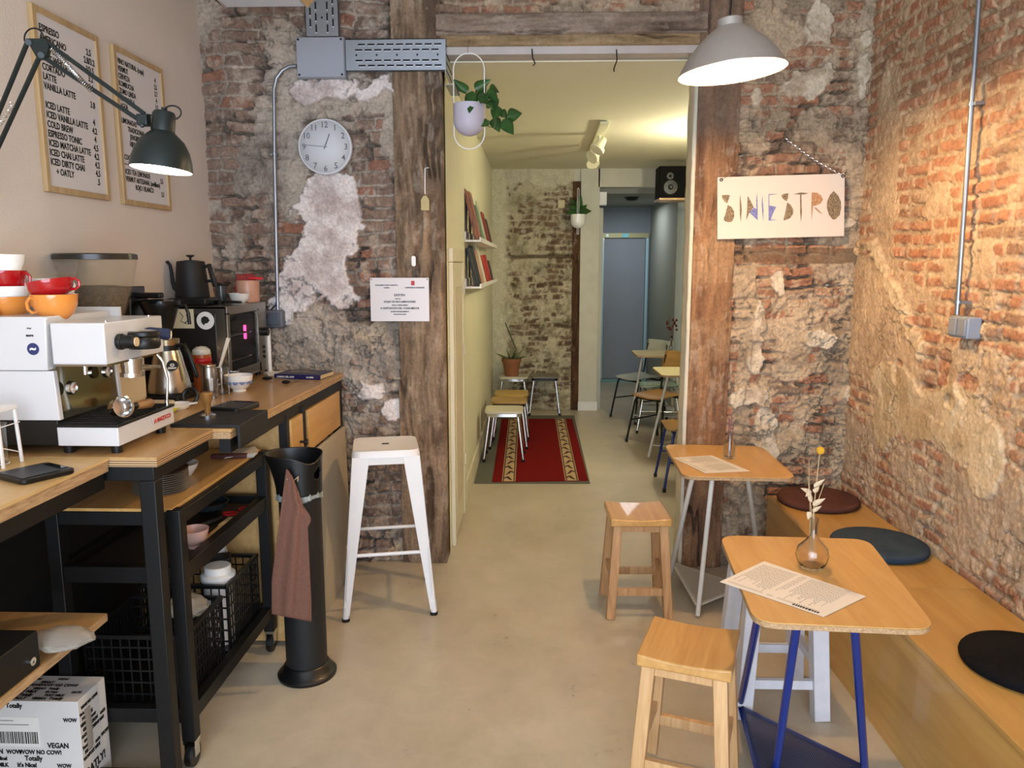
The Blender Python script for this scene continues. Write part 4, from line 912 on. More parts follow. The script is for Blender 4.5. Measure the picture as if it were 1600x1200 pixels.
# sign
ys = YB-.085
tl, tr, bl_, br_ = PY(1121, 277, ys), PY(1320, 271, ys), PY(1121, 374, ys), PY(1319, 369, ys)
t = thing('hanging_sign', 'white board lettered SINIESTRO hanging on a chain on the rough wall', 'sign', ((tl.x+tr.x)/2, ys, bl_.z))
P('board', MB().pane([tl, tr, br_, bl_], (0, .014, 0)), M('sign_white', '#cfc4b8', .55), t, True, bevel=.001)
def SP(x, y): return PY(1110+x*230/1600, 260+y*130/904, ys-.0015)
LT = {'#2e2218': [[(125, 315), (165, 308), (212, 312), (200, 355), (182, 402), (150, 375), (128, 345)], [(190, 418), (230, 440), (258, 490), (260, 550), (235, 600), (195, 608), (150, 590), (145, 565), (165, 510)],
  [(322, 305), (336, 400), (342, 470), (330, 605), (318, 500), (318, 400)], [(405, 318), (440, 380), (470, 440), (425, 500), (390, 585), (398, 470)],
  [(1340, 268), (1385, 310), (1418, 380), (1422, 450), (1405, 530), (1360, 575), (1330, 575), (1290, 530), (1265, 450), (1270, 380), (1300, 310)],
  [(775, 310), (810, 295), (848, 290), (845, 340), (830, 378), (800, 360), (778, 335)], [(835, 392), (870, 415), (900, 465), (900, 510), (870, 560), (800, 590), (795, 575), (815, 500)],
  [(905, 302), (980, 282), (1070, 290), (1020, 305), (960, 305)], [(975, 305), (990, 305), (992, 420), (996, 500), (985, 600), (975, 500)]],
 '#3a4488': [[(425, 500), (470, 445), (515, 475), (515, 585), (470, 545)], [(498, 470), (500, 340), (510, 290), (514, 480)], [(565, 310), (572, 400), (578, 470), (574, 600), (564, 500), (558, 400)],
  [(632, 300), (740, 296), (690, 306), (640, 312), (640, 425), (718, 440), (690, 490), (655, 575), (732, 578), (640, 592), (632, 580)]],
 '#7a4a2c': [[(1102, 282), (1160, 285), (1205, 320), (1222, 360), (1200, 400), (1150, 425), (1115, 428), (1108, 500), (1100, 585), (1098, 420)], [(1125, 445), (1150, 450), (1222, 520), (1180, 500)]]}
GR = [[('S', (0, 1)), ('I', (2,)), ('N', (3,)), ('O', (4,)), ('S', (5, 6)), ('T', (7, 8))], [('N', (0, 1)), ('I', (2,)), ('E', (3,))], [('R', (0, 1))]]
for i, (cc_, polys) in enumerate(LT.items()):
    mat_ = M('collage_%d' % i, cc_, .6, var=0, vs=150, col2=['#a08a6a', '#8f93c0', '#c09a70'][i])
    for ch_, ids in GR[i]:
        m = MB()
        for k in ids: m.pane([SP(x, y) for x, y in polys[k]], (0, .0012, 0))
        P('letter', m, mat_, t, True, flat=True, label='%s mosaic letter %s' % (['brown', 'blue', 'copper'][i], ch_))
P('eyelet', MB().lathe([(.004, 0), (.009, 0), (.009, .002), (.004, .002)], seg=16, mat=frame3(PY(1127, 281, ys-.001), (1, 0, 0), (0, 0, 1))), m_blackm, t, True)
P('eyelet', MB().lathe([(.004, 0), (.009, 0), (.009, .002), (.004, .002)], seg=16, mat=frame3(PY(1317, 275, ys-.001), (1, 0, 0), (0, 0, 1))), m_blackm, t, True)
ch = MB(); apex = PY(1227, 216, YB-.05)
for en in (PY(1128, 280, ys), PY(1316, 274, ys)):
    n = 26; L_ = (en-apex); dz = L_.normalized(); sd = dz.cross(Vector((0, 1, 0))).normalized()
    for k in range(n):
        c_ = apex+L_*(k+.5)/n; c_.z -= .012*sin(pi*(k+.5)/n); a_ = sd if k % 2 else Vector((0, 1, 0)); l_ = L_.length/n*.72
        ch.tube([c_+dz*l_*cos(2*pi*j/8)+a_*.0045*sin(2*pi*j/8) for j in range(8)], .0013, 5, closed=True)
P('chain', ch, m_chrome, t, True)
P('nail', MB().cyl(apex+Vector((0, -.004, 0)), apex+Vector((0, .05, 0)), .003), m_chrome, t, True)

# pipe on the right wall + socket
t = thing('conduit', 'straight metal conduit running down the orange brick wall to the switch box', 'pipe', (XR-.04, 3.19, 1.5))
xp = XR-.045
P('pipe', MB().tube([PX(1534, -60, xp), PX(1495, 492, xp)], .0095, 12), m_galv, t, True)
for y in (163, 472):
    f = (y+60)/552; c_ = PX(1534, -60, xp).lerp(PX(1495, 492, xp), f)
    c_ = PX(1534-39*f, y, xp)
    P('clip', MB().cyl(c_-Vector((0, 0, .006)), c_+Vector((0, 0, .006)), .014).box(xp, XR-.005, c_.y-.03, c_.y+.02, c_.z-.006, c_.z+.006), m_galv, t, True)
sa = PX(1471, 497, XR-.06)
t = thing('switch_box', 'double grey surface switch box under the conduit on the orange brick wall', 'switch', (XR-.03, 3.17, 1.42))
c1_ = PX(1499, 511, XR-.055); yA, yB_ = c1_.y-.065, c1_.y+.065; zc = c1_.z
P('box', MB().box(XR-.06, XR-.005, yA, yB_, zc-.042, zc+.042), m_greyp, t, True, bevel=.006)
for y in (c1_.y-.032, c1_.y+.032): P('rocker', MB().box(XR-.068, XR-.058, y-.028, y+.028, zc-.034, zc+.034), M('grey_rocker', '#7f858f', .45), t, True, bevel=.004)

# bench: two box sections
m_bench = wood('bench_ply', '#b08340', '#c49a55', .33, 'y', 3.5, coat=.25, bump=.02)
xf, xw, zb_ = 1.252, XR-.012, .46
def bench(label, y0, y1):
    t = thing('bench', label, 'bench', ((xf+xw)/2, (y0+y1)/2, 0), group='plywood bench sections')
    P('seat_board', MB().box(xf-.004, xw, y0, y1, zb_-.018, zb_), m_bench, t, True, bevel=.0015)
    P('front_panel', MB().box(xf, xf+.018, y0, y1, 0, zb_-.018), m_bench, t, True, bevel=.001)
    P('end_panel', MB().box(xf+.018, xw, y1-.018, y1, 0, zb_-.018), m_bench, t, True)
    P('end_panel', MB().box(xf+.018, xw, y0, y0+.018, 0, zb_-.018), m_bench, t, True)
bench('honey plywood box bench section in the back corner', 2.838, 4.03)
bench('honey plywood box bench section nearest to the viewer', .9, 2.835)
def cushion(label, x, y, r, c, c2, th=.036):
    o = MB(); prof = [(0, .004)]
    for k in range(9): a = -90+k*22.5; prof.append((r-.02+.02*cos(R(a)), .018+.018*sin(R(a))))
    prof += [(r*.6, th+.008), (0, th+.006)]
    prof[1] = (r-.03, .0)
    b = P('seat_cushion', o.lathe(prof, (x, y, zb_), 48), M('felt_'+c[1:], c, 1, var=0, vs=8, bump=.3, bs=250, spec=.1, col2=c2)); tag(b, label, 'cushion', 'round seat cushions on the bench'); return b
cushion('round maroon-brown felt cushion in the back corner of the bench', 1.475, 3.93-.02, .205, '#462c28', '#523630')
cushion('round slate blue felt cushion in the middle of the bench', 1.50, 3.25, .20, '#263240', '#344250')
cushion('round black felt cushion on the near end of the bench', 1.52, 2.24, .195, '#0c0c0e', '#151517')

# front and back cafe tables
def pz(x, y, z): p = PZ(x, y, z); return (p.x, p.y)
ztab = .73
topf = [pz(1190-32, 972, ztab), pz(1462, 984, ztab), pz(1352, 842, ztab), pz(1127, 836, ztab)]
topf = [pz(1180, 972, ztab), pz(1466, 984, ztab), pz(1356, 842, ztab), pz(1124, 836, ztab)]
tri_table('cafe_table', 'near cafe table with plywood top and blue tube legs', topf, ztab, [pz(1208, 1232, 0), pz(1155, 1112, 0), pz(1352, 1225, 0)], [pz(1247, 962, ztab-.02), pz(1190, 935, ztab-.02), pz(1335, 972, ztab-.02)], m_btable,
          [pz(1158, 1106, .06), pz(1190, 1225, .06), pz(1350, 1200, .06)], m_meshb, rr=.0125, shz=.06)
topb = [pz(1068, 744, ztab), pz(1246, 747, ztab), pz(1190, 697, ztab), pz(1038, 694, ztab)]
tri_table('cafe_table', 'back cafe table with plywood top and white tube legs against the timber post', topb, ztab, [pz(1090, 965, 0), pz(1046, 905, 0), pz(1186, 880, 0)], [pz(1113, 744, ztab-.02), pz(1082, 744, ztab-.02), pz(1168, 745, ztab-.02)], m_wleg,
          [pz(1090, 945, .06), pz(1052, 880, .06), pz(1160, 917, .06)], m_meshw, rr=.0115, shz=.06)
def menu_sheet(label, pts, z, words):
    a, b, c, d = [Vector((*pz(x, y, z), z+.0015)) for x, y in pts]   # a left, b far, c right, d near
    t = thing('menu_sheet', label, 'menu', (a+c)/2)
    P('paper', MB().pane([a, b, c, d], (0, 0, .0012)), M('menu_paper', '#d9d0c4', .6), t, True)
    o = MB(); x_ = (d-a); y_ = (b-a)
    def q(u, v): return a+x_*u+y_*v+Vector((0, 0, .0013))
    r_ = random.Random(len(label))
    for half in (0, 1):
        for i in range(17):
            u0 = .04+.48*half+i*.025; v = .5
            if half == 1 and i < 2: continue
            l_ = .45+.4*r_.random()
            w_ = .008
            o.pane([q(u0, .07), q(u0+w_, .07), q(u0+w_, .07+l_*.8), q(u0, .07+l_*.8)], (0, 0, .0003))
            o.pane([q(u0, .88), q(u0+w_, .88), q(u0+w_, .92), q(u0, .92)], (0, 0, .0003))
    P('print', o, m_inkg, t, True)
    return t
def menu2(label, pts, z, foot=True):
    A, B, Cc, D = [Vector((*pz(x, y, z), z+.0015)) for x, y in pts]   # A left corner, B far, C right, D near
    t = thing('menu_sheet', label, 'menu', ((A+Cc)/2)[:])
    P('paper', MB().pane([A, B, Cc, D], (0, 0, .0012)), M('menu_paper', '#dcd4c8', .6), t, True)
    # long side runs from A to D (left -> near); lines of print run across between long sides
    ex = (D-A); ey = (B-A); r_ = random.Random(5)
    q = lambda u, v: A+ex*u+ey*v+Vector((0, 0, .0013))
    o = MB()
    for i in range(44):
        u0 = .05+i*.0198
        if i in (18, 19, 23, 24): continue
        l_ = .5+.3*r_.random(); k = .05
        while k < l_:
            w_ = .02+.05*r_.random(); o.pane([q(u0, .93-k), q(u0+.007, .93-k), q(u0+.007, .93-k-w_), q(u0, .93-k-w_)], (0, 0, .0003)); k += w_+.015
        o.pane([q(u0, .06), q(u0+.007, .06), q(u0+.007, .10), q(u0, .10)], (0, 0, .0003))
    P('print', o, m_inkg, t, True)
    if foot:
        o = MB(); k = .70
        while k < .93: w_ = .012+.014*r_.random(); o.pane([q(k, .03), q(k+w_, .03), q(k+w_, .075), q(k, .075)], (0, 0, .0003)); k += w_+.008
        P('footer_print', o, m_ink, t, True)
    return t
menu2('paper menu lying on the near blue-legged table', [(1125, 910), (1194, 878), (1353, 933), (1287, 965)], ztab)
menu2('paper menu lying on the back white-legged table', [(1052, 716), (1112, 712), (1172, 737), (1102, 740)], ztab, False)
# round flask vase on near table
v0 = PZ(1268, 886, ztab); 
t = thing('flask_vase', 'round bellied glass flask with a yellow ball flower on the near table', 'vase', (v0.x, v0.y, ztab))
P('glass', MB().lathe([(0, .001), (.035, .001), (.046, .02), (.051, .042), (.045, .066), (.026, .086), (.013, .104), (.0105, .135), (.014, .163), (.0115, .163), (.0085, .135), (.010, .106), (.022, .085), (.041, .064), (.046, .042), (.040, .02), (.030, .008), (0, .008)], (v0.x, v0.y, ztab), 40), M('vase_glass', '#f2efe8', .03, trans=1, ior=1.45), t, True)
k = v0.y/1215
def vp(x, y, dy=0): return PY(x, y, v0.y+dy)
st = MB().tube([vp(1268, 862), vp(1270, 810), vp(1281, 705)], .0016, 6).tube([vp(1266, 862), vp(1268, 800), vp(1262, 745)], .0012, 5).tube([vp(1270, 862), vp(1272, 800), vp(1288, 755)], .0012, 5).tube([vp(1264, 865), vp(1266, 810), vp(1264, 720)], .0009, 5)
P('stems', st, M('dry_straw', '#b09a72', .8), t, True)
P('ball_flower', MB().sph(vp(1282, 704), .0125), M('yellow_ball', '#d9a52a', .9, var=.1, vs=200, bump=.6, bs=500), t, True)
lf = MB()
for x0, y0, x1, y1, w in ((1272, 762, 1289, 748, 6), (1268, 768, 1258, 776, 6), (1270, 790, 1290, 778, 7), (1268, 785, 1262, 762, 5), (1267, 800, 1262, 812, 7), (1272, 770, 1280, 760, 6), (1268, 770, 1250, 762, 5), (1270, 800, 1284, 790, 5)):
    leaf(lf, vp(x0, y0), vp(x1, y1, -.01), w*k*1.6, .05)
P('dried_leaves', lf, M('dried_leaf', '#c9b494', .7), t, True, solid=.0006)
# narrow bottle on back table
v1 = PZ(1139, 716, ztab)
t = thing('bottle_vase', 'small clear bottle with dried lavender on the back table', 'vase', (v1.x, v1.y, ztab))
P('glass', MB().lathe([(0, .001), (.026, .001), (.029, .01), (.028, .07), (.014, .10), (.0115, .13), (.013, .135), (.010, .135), (.009, .11), (.023, .07), (.024, .012), (0, .008)], (v1.x, v1.y, ztab), 28), MC['vase_glass'], t, True)
P('stems', MB().tube([(v1.x, v1.y, .74), (v1.x+.005, v1.y, .96)], .002, 5).tube([(v1.x, v1.y, .74), (v1.x-.008, v1.y, .93)], .002, 5).tube([(v1.x+.005, v1.y, .74), (v1.x+.015, v1.y, .90)], .002, 5), M('lavender_stem', '#6b4450', .8), t, True)
fl = MB()
for k in range(14): fl.sph((v1.x+.006*sin(k*2)+.002, v1.y+.005*cos(k*3), .845+k*.009), .005, seg=6)
P('dried_flowers', fl, M('lavender', '#8a6a66', .9), t, True)

# wooden stools
def stool(label, q, h, mseat, mleg, sw=.30, leg=.042, splay=.03, group='wooden stools at the tables'):
    """q: four top corners (x,y) nl nr fr fl"""
    cx = sum(p[0] for p in q)/4; cy = sum(p[1] for p in q)/4; rz = math.atan2(q[1][1]-q[0][1], q[1][0]-q[0][0])
    t = thing('wooden_stool', label, 'stool', (cx, cy, 0), rz, group)
    w = sw/2
    def top(u, v): x = (u-.5)*2*w; y = (v-.5)*2*w; return Vector((x, y, h-.010*(1-(2*u-1)**2)))
    s = MB(); g = 10
    tp = [[s.b.verts.new(top(i/g, j/g)) for i in range(g+1)] for j in range(g+1)]; bt = [[s.b.verts.new((( i/g-.5)*2*w, (j/g-.5)*2*w, h-.040)) for i in range(g+1)] for j in range(g+1)]
    for j in range(g):
        for i in range(g): s.b.faces.new((tp[j][i], tp[j][i+1], tp[j+1][i+1], tp[j+1][i])); s.b.faces.new((bt[j][i], bt[j+1][i], bt[j+1][i+1], bt[j][i+1]))
    for i in range(g):
        s.b.faces.new((tp[0][i+1], tp[0][i], bt[0][i], bt[0][i+1])); s.b.faces.new((tp[g][i], tp[g][i+1], bt[g][i+1], bt[g][i]))
        s.b.faces.new((tp[i][0], tp[i+1][0], bt[i+1][0], bt[i][0])); s.b.faces.new((tp[i+1][g], tp[i][g], bt[i][g], bt[i+1][g]))
    P('seat', s, mseat, t, bevel=.005)
    wi = w-.035; wo = wi+splay
    for sx in (-1, 1):
        for sy in (-1, 1): P('leg', MB().bar((sx*wo, sy*wo, 0), (sx*wi, sy*wi, h-.038), leg, leg), mleg, t, bevel=.003)
        def at(z): return wi+(wo-wi)*(1-z/(h-.04))
        P('apron', MB().box(sx*wi-.009, sx*wi+.009, -wi, wi, h-.075, h-.041), mleg, t)
        P('apron', MB().box(-wi, wi, sx*wi-.009, sx*wi+.009, h-.075, h-.041), mleg, t)
        a = at(.13); P('stretcher', MB().box(-a, a, sx*a-.010, sx*a+.010, .115, .150), mleg, t)
        a = at(.19); P('stretcher', MB().box(sx*a-.010, sx*a+.010, -a, a, .175, .210), mleg, t)
    return t
stool('oak stool in front of the back table', [pz(950, 812, .50), pz(1052, 812, .50), pz(1035, 781, .50), pz(945, 781, .50)], .50, m_oakseat, m_oak, .288)
stool('oak stool nearest to the viewer with shiny curved seat', [pz(990, 1022, .50), pz(1142, 1050, .50), pz(1161, 983, .50), pz(1024, 960, .50)], .50, m_oakseat, wood('pale_oak', '#b48a5a', '#d0a878', .45, 'z', 12, bump=.1), .285)
stool('white painted wooden stool behind the blue-legged table', [(.79, 2.70), (1.07, 2.70), (1.07, 2.98), (.79, 2.98)], .58, M('worn_white_paint', '#cdccd0', .5, var=.06, vs=20, bump=.2, bs=60), MC['worn_white_paint'], .30, .058, .03)

# ================================================================== white metal bar stool
t = thing('bar_stool', 'white pressed metal bar stool in front of the timber post', 'stool', (-.738, 3.68, 0), R(12))
m_tol = M('white_enamel_metal', '#d9d6d3', .35, var=.03, vs=6)
hS = .815; ws = .158
def seat_ring(w, z, r): return [(x, y, z) for x, y in rrect(2*w, 2*w, r)]
o = MB(); rings = []
for w, z, r in ((ws-.012, hS-.004, .035), (ws-.004, hS-.002, .04), (ws, hS-.010, .042), (ws+.004, hS-.035, .042)):
    rings.append([o.b.verts.new(p) for p in seat_ring(w, z, r)])
n = len(rings[0]); o.b.faces.new(rings[0][::-1])
for A, B in zip(rings, rings[1:]):
    for k in range(n): o.b.faces.new((A[k], A[(k+1) % n], B[(k+1) % n], B[k]))
P('seat', o, m_tol, t)
P('hand_hole', MB().prism(rrect(.036, .024, .008), hS-.0035, hS-.0020), M('dark_hole', '#3c3a38', .8), t)
P('apron', MB().box(-ws+.03, ws-.03, -ws-.002, -ws+.002, hS-.068, hS-.03).box(-ws+.03, ws-.03, ws-.002, ws+.002, hS-.068, hS-.03).box(-ws-.002, -ws+.002, -ws+.03, ws-.03, hS-.068, hS-.03).box(ws-.002, ws+.002, -ws+.03, ws-.03, hS-.068, hS-.03), m_tol, t)
wf = .222
for sx in (-1, 1):
    for sy in (-1, 1):
        o = MB(); a = ws+.002; f = wf
        # angle-section leg: two flaring faces
        o.pane([(sx*a, sy*a, hS-.03), (sx*(a-.082), sy*a, hS-.03), (sx*(f-.030), sy*f, .03), (sx*f, sy*f, .03)], (0, -sy*.004, 0))
        o.pane([(sx*a, sy*a, hS-.03), (sx*a, sy*(a-.082), hS-.03), (sx*f, sy*(f-.030), .03), (sx*f, sy*f, .03)], (-sx*.004, 0, 0))
        lg = P('leg', o, m_tol, t, bevel=.0015)
        c = Vector((sx*(f-.012), sy*(f-.012), 0))
        P('rubber_foot', MB().cyl(c, c+Vector((0, 0, .015)), .019), m_blackp, lg)
        P('foot_tube', MB().cyl(c+Vector((0, 0, .013)), c+Vector((-sx*.004, -sy*.004, .07)), .016), m_tol, lg)
        q0 = Vector((sx*(f-.018), sy*(f+.001), .10)); q1 = Vector((sx*(ws+.03), sy*(ws+.038), .34))
        P('leg_rib', MB().tube([q0, q1], .004, 6), m_tol, lg)
wr = .195
P('foot_rail', MB().tube([(-wr+.01, -wr+.005, .315), (wr-.01, -wr+.005, .315)], .009, 8), m_tol, t)
P('foot_rail', MB().tube([(-wr+.01, wr-.005, .315), (wr-.01, wr-.005, .315)], .009, 8), m_tol, t)
P('foot_rail', MB().tube([(-wr+.005, -wr+.01, .36), (-wr+.005, wr-.01, .36)], .008, 8), m_tol, t)
P('foot_rail', MB().tube([(wr-.005, -wr+.01, .36), (wr-.005, wr-.01, .36)], .008, 8), m_tol, t)
P('cross_brace', MB().bar((-ws, -ws, hS-.075), (ws, ws, hS-.075), .02, .003).bar((-ws, ws, hS-.08), (ws, -ws, hS-.08), .02, .003), m_tol, t)

# ================================================================== bin with towel
bx, by = -.944, 2.955
t = thing('waste_bin', 'tall black tubular bin with a flared scoop top', 'bin', (bx, by, 0))
P('base', MB().lathe([(0, 0), (.118, 0), (.120, .012), (.112, .022), (.100, .03), (.092, .05), (.086, .055), (0, .055)], (bx, by, 0), 48), m_blackp, t, True)
P('body', MB().lathe([(0, .05), (.082, .05), (.083, .10), (.083, .80), (.080, .80), (0, .79)], (bx, by, 0), 48), m_blackm, t, True)
def hood(u, v):
    a = u*2*pi                       # a=0 -> +X (right, high), a=pi -> left lip
    topz = .945 - .030*max(0, cos(a-R(318)))**6
    z = .785+(topz-.785)*v
    fl = v**1.6
    r = .088+fl*(.006+.040*max(0, -cos(a))**2)
    return Vector((bx+r*cos(a), by+r*sin(a), z))
o = MB(); NU, NV = 96, 30
g = [[o.b.verts.new(hood(i/NU, j/NV)) for i in range(NU)] for j in range(NV+1)]
for j in range(NV):
    for i in range(NU):
        a = (i+.5)/NU*360; v = (j+.5)/NV
        if ((a-338)/13)**2+((v-.60)/.17)**2 < 1: continue
        o.b.faces.new((g[j][i], g[j][(i+1) % NU], g[j+1][(i+1) % NU], g[j+1][i]))
P('scoop_top', o, m_blackp, t, True, solid=.004)
def bagf(u, v):
    a = u*2*pi; r = .0865+.004*v+.002*sin(a*13)+.0015*sin(a*29); return Vector((bx+r*cos(a), by+r*sin(a), .795-.035*v-.010*sin(a*3)*v-.02*max(0, -cos(a-R(330)))*v))
P('bin_liner', MB().grid(bagf, 120, 5), M('clear_liner', '#b9bcb4', .25, trans=.55), t, True, solid=.0006)
hk = Vector((bx-.01, by-.098, .84))
P('hook', MB().cyl(hk+Vector((0, .015, 0)), hk+Vector((0, -.012, 0)), .012).sph(hk+Vector((.012, .012, .022)), .008), m_blackp, t, True)
tw = thing('towel', 'brownish pink terry towel hanging from the black bin', 'towel', (bx, by-.1, .45))
tz0, tz1 = .815, .435
def towel(u, v):
    y_ = PY(0, 0, by-.12).y
    # left and right outline in pixels
    yy = 745+(965-745)*v
    L_ = 448-(448-425)*min(1, v*1.3)**.9; R_ = 462+(478-462)*min(1, v*4)**.8+(486-478)*min(1, v*1.2)
    if .15 < v < .3: R_ += 6*sin((v-.15)/.15*pi)
    yt = yy - (1-v)*(12*(1-u)) + (8*u-4)*v*1.5 + (1-v)*u*u*16
    fold = .010*sin(u*8+1.5*v)+.004*sin(u*17+v*4)
    return PY(L_+(R_-L_)*u, yt, by-.125+fold*min(1, .35+v)-.01*sin(v*pi))
m_tow = M('terry_towel', '#8c6353', 1, var=.10, vs=90, bump=.9, bs=420, spec=.1)
P('cloth', MB().grid(towel, 44, 60), m_tow, tw, True, solid=.006)
P('hanging_loop', MB().tube([PY(449, 750, by-.125), PY(447, 738, by-.115), PY(453, 741, by-.108), hk, PY(466, 745, by-.11), PY(465, 752, by-.125)], .0025, 6), M('loop_beige', '#b49a80', .9), tw, True)

# ================================================================== COUNTERS
HC = 1.11
def zc(px, py, z=HC): p = PZ(px, py, z); return p
m_mdf = M('counter_edge_band', '#a97a45', .5, var=.1, vs=30, stretch=(1, 1, 8))
t = thing('counter', 'long back counter with plywood top and black steel frame, cabinet end against the brick wall', 'counter', (-1.4, 3.35, 0))
def top_poly(name, pts, z0, z1, par, m=m_counter):
    P(name, MB().prism(pts, z0+.0, z1), m, par, True, bevel=.002)
e0 = zc(535, 583); e1 = zc(383, 660)
xa = e1.x-.012
top_poly('worktop', [(XL, 2.62), (e1.x-.005, 2.62), (e0.x, 4.07), (XL, 4.07)], HC-.012, HC, t)
P('worktop_edge', MB().prism([(XL, 2.62), (e1.x-.009, 2.62), (e0.x-.004, 4.066), (XL, 4.066)], HC-.035, HC-.012), m_plyedge, t, True)
fb = MB().bar((e1.x-.03, 2.62, HC-.06), (e0.x-.03, 4.06, HC-.06), .04, .05)
P('front_rail', fb, m_steel, t, True)
P('corner_post', MB().box(e0.x-.055, e0.x-.01, 4.02, 4.065, 0, HC-.035), m_steel, t, True)
P('post', MB().box(-1.085, -1.05, 3.385, 3.42, 0, HC-.06), m_steel, t, True)
P('post', MB().box(-1.095, -1.06, 3.18, 3.215, .0, HC-.06), m_steel, t, True)
P('end_panel', MB().box(XL+.01, -1.075, 3.19, 3.21, .02, HC-.035), m_plyx, t, True, label='plywood panel behind the shelf cart')
P('drawer_front', MB().box(-1.068, -1.046, 3.45, 4.02, .83, 1.02), m_ply, t, True, bevel=.002)
dd = P('door', MB().box(-1.070, -1.052, 3.22, 3.385, .05, 1.02), m_ply, t, True, bevel=.002)
P('knob', MB().cyl((-1.052, 3.33, .90), (-1.025, 3.33, .90), .006).cyl((-1.030, 3.33, .90), (-1.018, 3.33, .90), .014), m_blackp, dd, True)
P('side_board', MB().box(-1.5, -1.06, 3.215, 3.23, .05, 1.0), m_plyx, t, True)
o = P('leaning_board', MB().pane([(-1.030, 3.46, .0), (-1.030, 4.05, .0), (-1.046, 4.05, .82), (-1.046, 3.46, .82)], (.016, 0, 0)), M('pale_laminate', '#b3a893', .5, var=.06, vs=4), bevel=.002)
tag(o, 'large pale laminate board standing against the cabinet under the counter', 'board')
# middle counter (espresso machine stands on it)
bc = zc(244, 715); bf_ = zc(337, 672)
t = thing('machine_table', 'plywood topped black steel table under the espresso machine', 'table', (-1.45, 2.4, 0))
P('tabletop', MB().box(XL, bc.x+.002, bc.y, 2.615, HC-.008, HC), m_counter, t, True, bevel=.001)
lay = P('ply_edge', MB().box(XL, bc.x, bc.y+.0015, 2.615, HC-.030, HC-.008), M('ply_layers', '#c0a075', .6), t, True)
for k in range(3): P('ply_layer', MB().box(XL, bc.x+.001, bc.y+.0008, 2.615, HC-.028+.007*k, HC-.0252+.007*k), M('ply_dark_layer', '#6b4a2c', .7), lay, True)
P('frame_rail', MB().box(XL+.02, bc.x-.012, bc.y+.004, bc.y+.044, HC-.075, HC-.030).box(bc.x-.052, bc.x-.012, bc.y+.04, 2.61, HC-.075, HC-.030), m_steel, t, True, bevel=.003)
P('leg', MB().box(bc.x-.062, bc.x-.012, bc.y+.004, bc.y+.050, 0, HC-.075), m_steel, t, True, bevel=.003)
P('cross_rail', MB().box(XL+.02, bc.x-.06, bc.y+.01, bc.y+.05, .0, .05), m_steel, t, True, bevel=.002)
o = P('under_counter_shade', MB().box(XL+.001, XL+.012, .8, 3.18, .0, 1.0), m_blackm); tag(o, 'black sheet added along the wall for the shade under the counters', 'board')  # added black sheet, stands in for the deep shade under the counters
# near counter
xn = zc(0, 790).x
t = thing('near_counter', 'nearest plywood counter top on a black frame at the left edge', 'counter', (-1.5, 1.6, 0))
P('worktop', MB().box(XL, xn+.004, .75, 2.21, HC-.010, HC), M('counter_near', '#c19c63', .38, var=.06, vs=5, col2='#d0b07a', coat=.1), t, True, bevel=.001)
P('worktop_edge', MB().box(XL, xn+.001, .752, 2.208, HC-.042, HC-.010), m_plyedge, t, True)
P('frame_rail', MB().box(xn-.05, xn-.008, .76, 2.20, HC-.095, HC-.042), m_steel, t, True, bevel=.003)
P('leg', MB().box(xn-.05, xn-.01, .80, .84, 0, HC-.095), m_steel, t, True)
P('shelf', MB().box(XL+.015, -1.30, .80, 2.165, .617, .635), m_counter, t, True, bevel=.001)
P('shelf_edge', MB().box(-1.303, -1.298, .80, 2.163, .612, .634), m_plyedge, t, True)
# cash box + plastic bag on the shelf
a = PX(52, 985, -1.42)
t = thing('cash_box', 'black metal cash box with a chrome lock on the low plywood shelf', 'box', (-1.55, 1.75, .635))
cb = PZ(59, 984, .735)
P('box', MB().box(-1.74, cb.x, cb.y-.32, cb.y, .636, .735), m_steel, t, True, bevel=.004)
P('lock', MB().lathe([(.004, 0), (.011, 0), (.011, .004), (.004, .004)], seg=20, mat=frame3((cb.x+.001, cb.y-.035, .665), (0, 1, 0), (0, 0, 1))), m_chrome, t, True)
P('handle', MB().tube([(-1.62, cb.y-.06, .735), (-1.62, cb.y-.06, .75), (-1.52, cb.y-.06, .75), (-1.52, cb.y-.06, .735)], .004, 8), m_chrome, t, True)
def crumple(cx, cy, cz, rx, ry, rz_, seed):
    r_ = random.Random(seed); o = MB(); d = bmesh.ops.create_icosphere(o.b, subdivisions=3, radius=1)
    for v in d['verts']:
        k = 1+.28*(lat(np.array(v.co.x*2.3+9), np.array(v.co.y*2.3+v.co.z*3.1+9), seed)-.5)+.12*(r_.random()-.5)
        v.co = Vector((cx+v.co.x*rx*k, cy+v.co.y*ry*k, cz+v.co.z*rz_*k))
    return o
o = P('plastic_bag', crumple(cb.x+.005, cb.y+.09, .664, .085, .06, .026, 3), M('clear_bag', '#cfc8bb', .2, trans=.6, ior=1.2), ang=20); tag(o, 'crumpled clear plastic bag beside the cash box', 'bag')

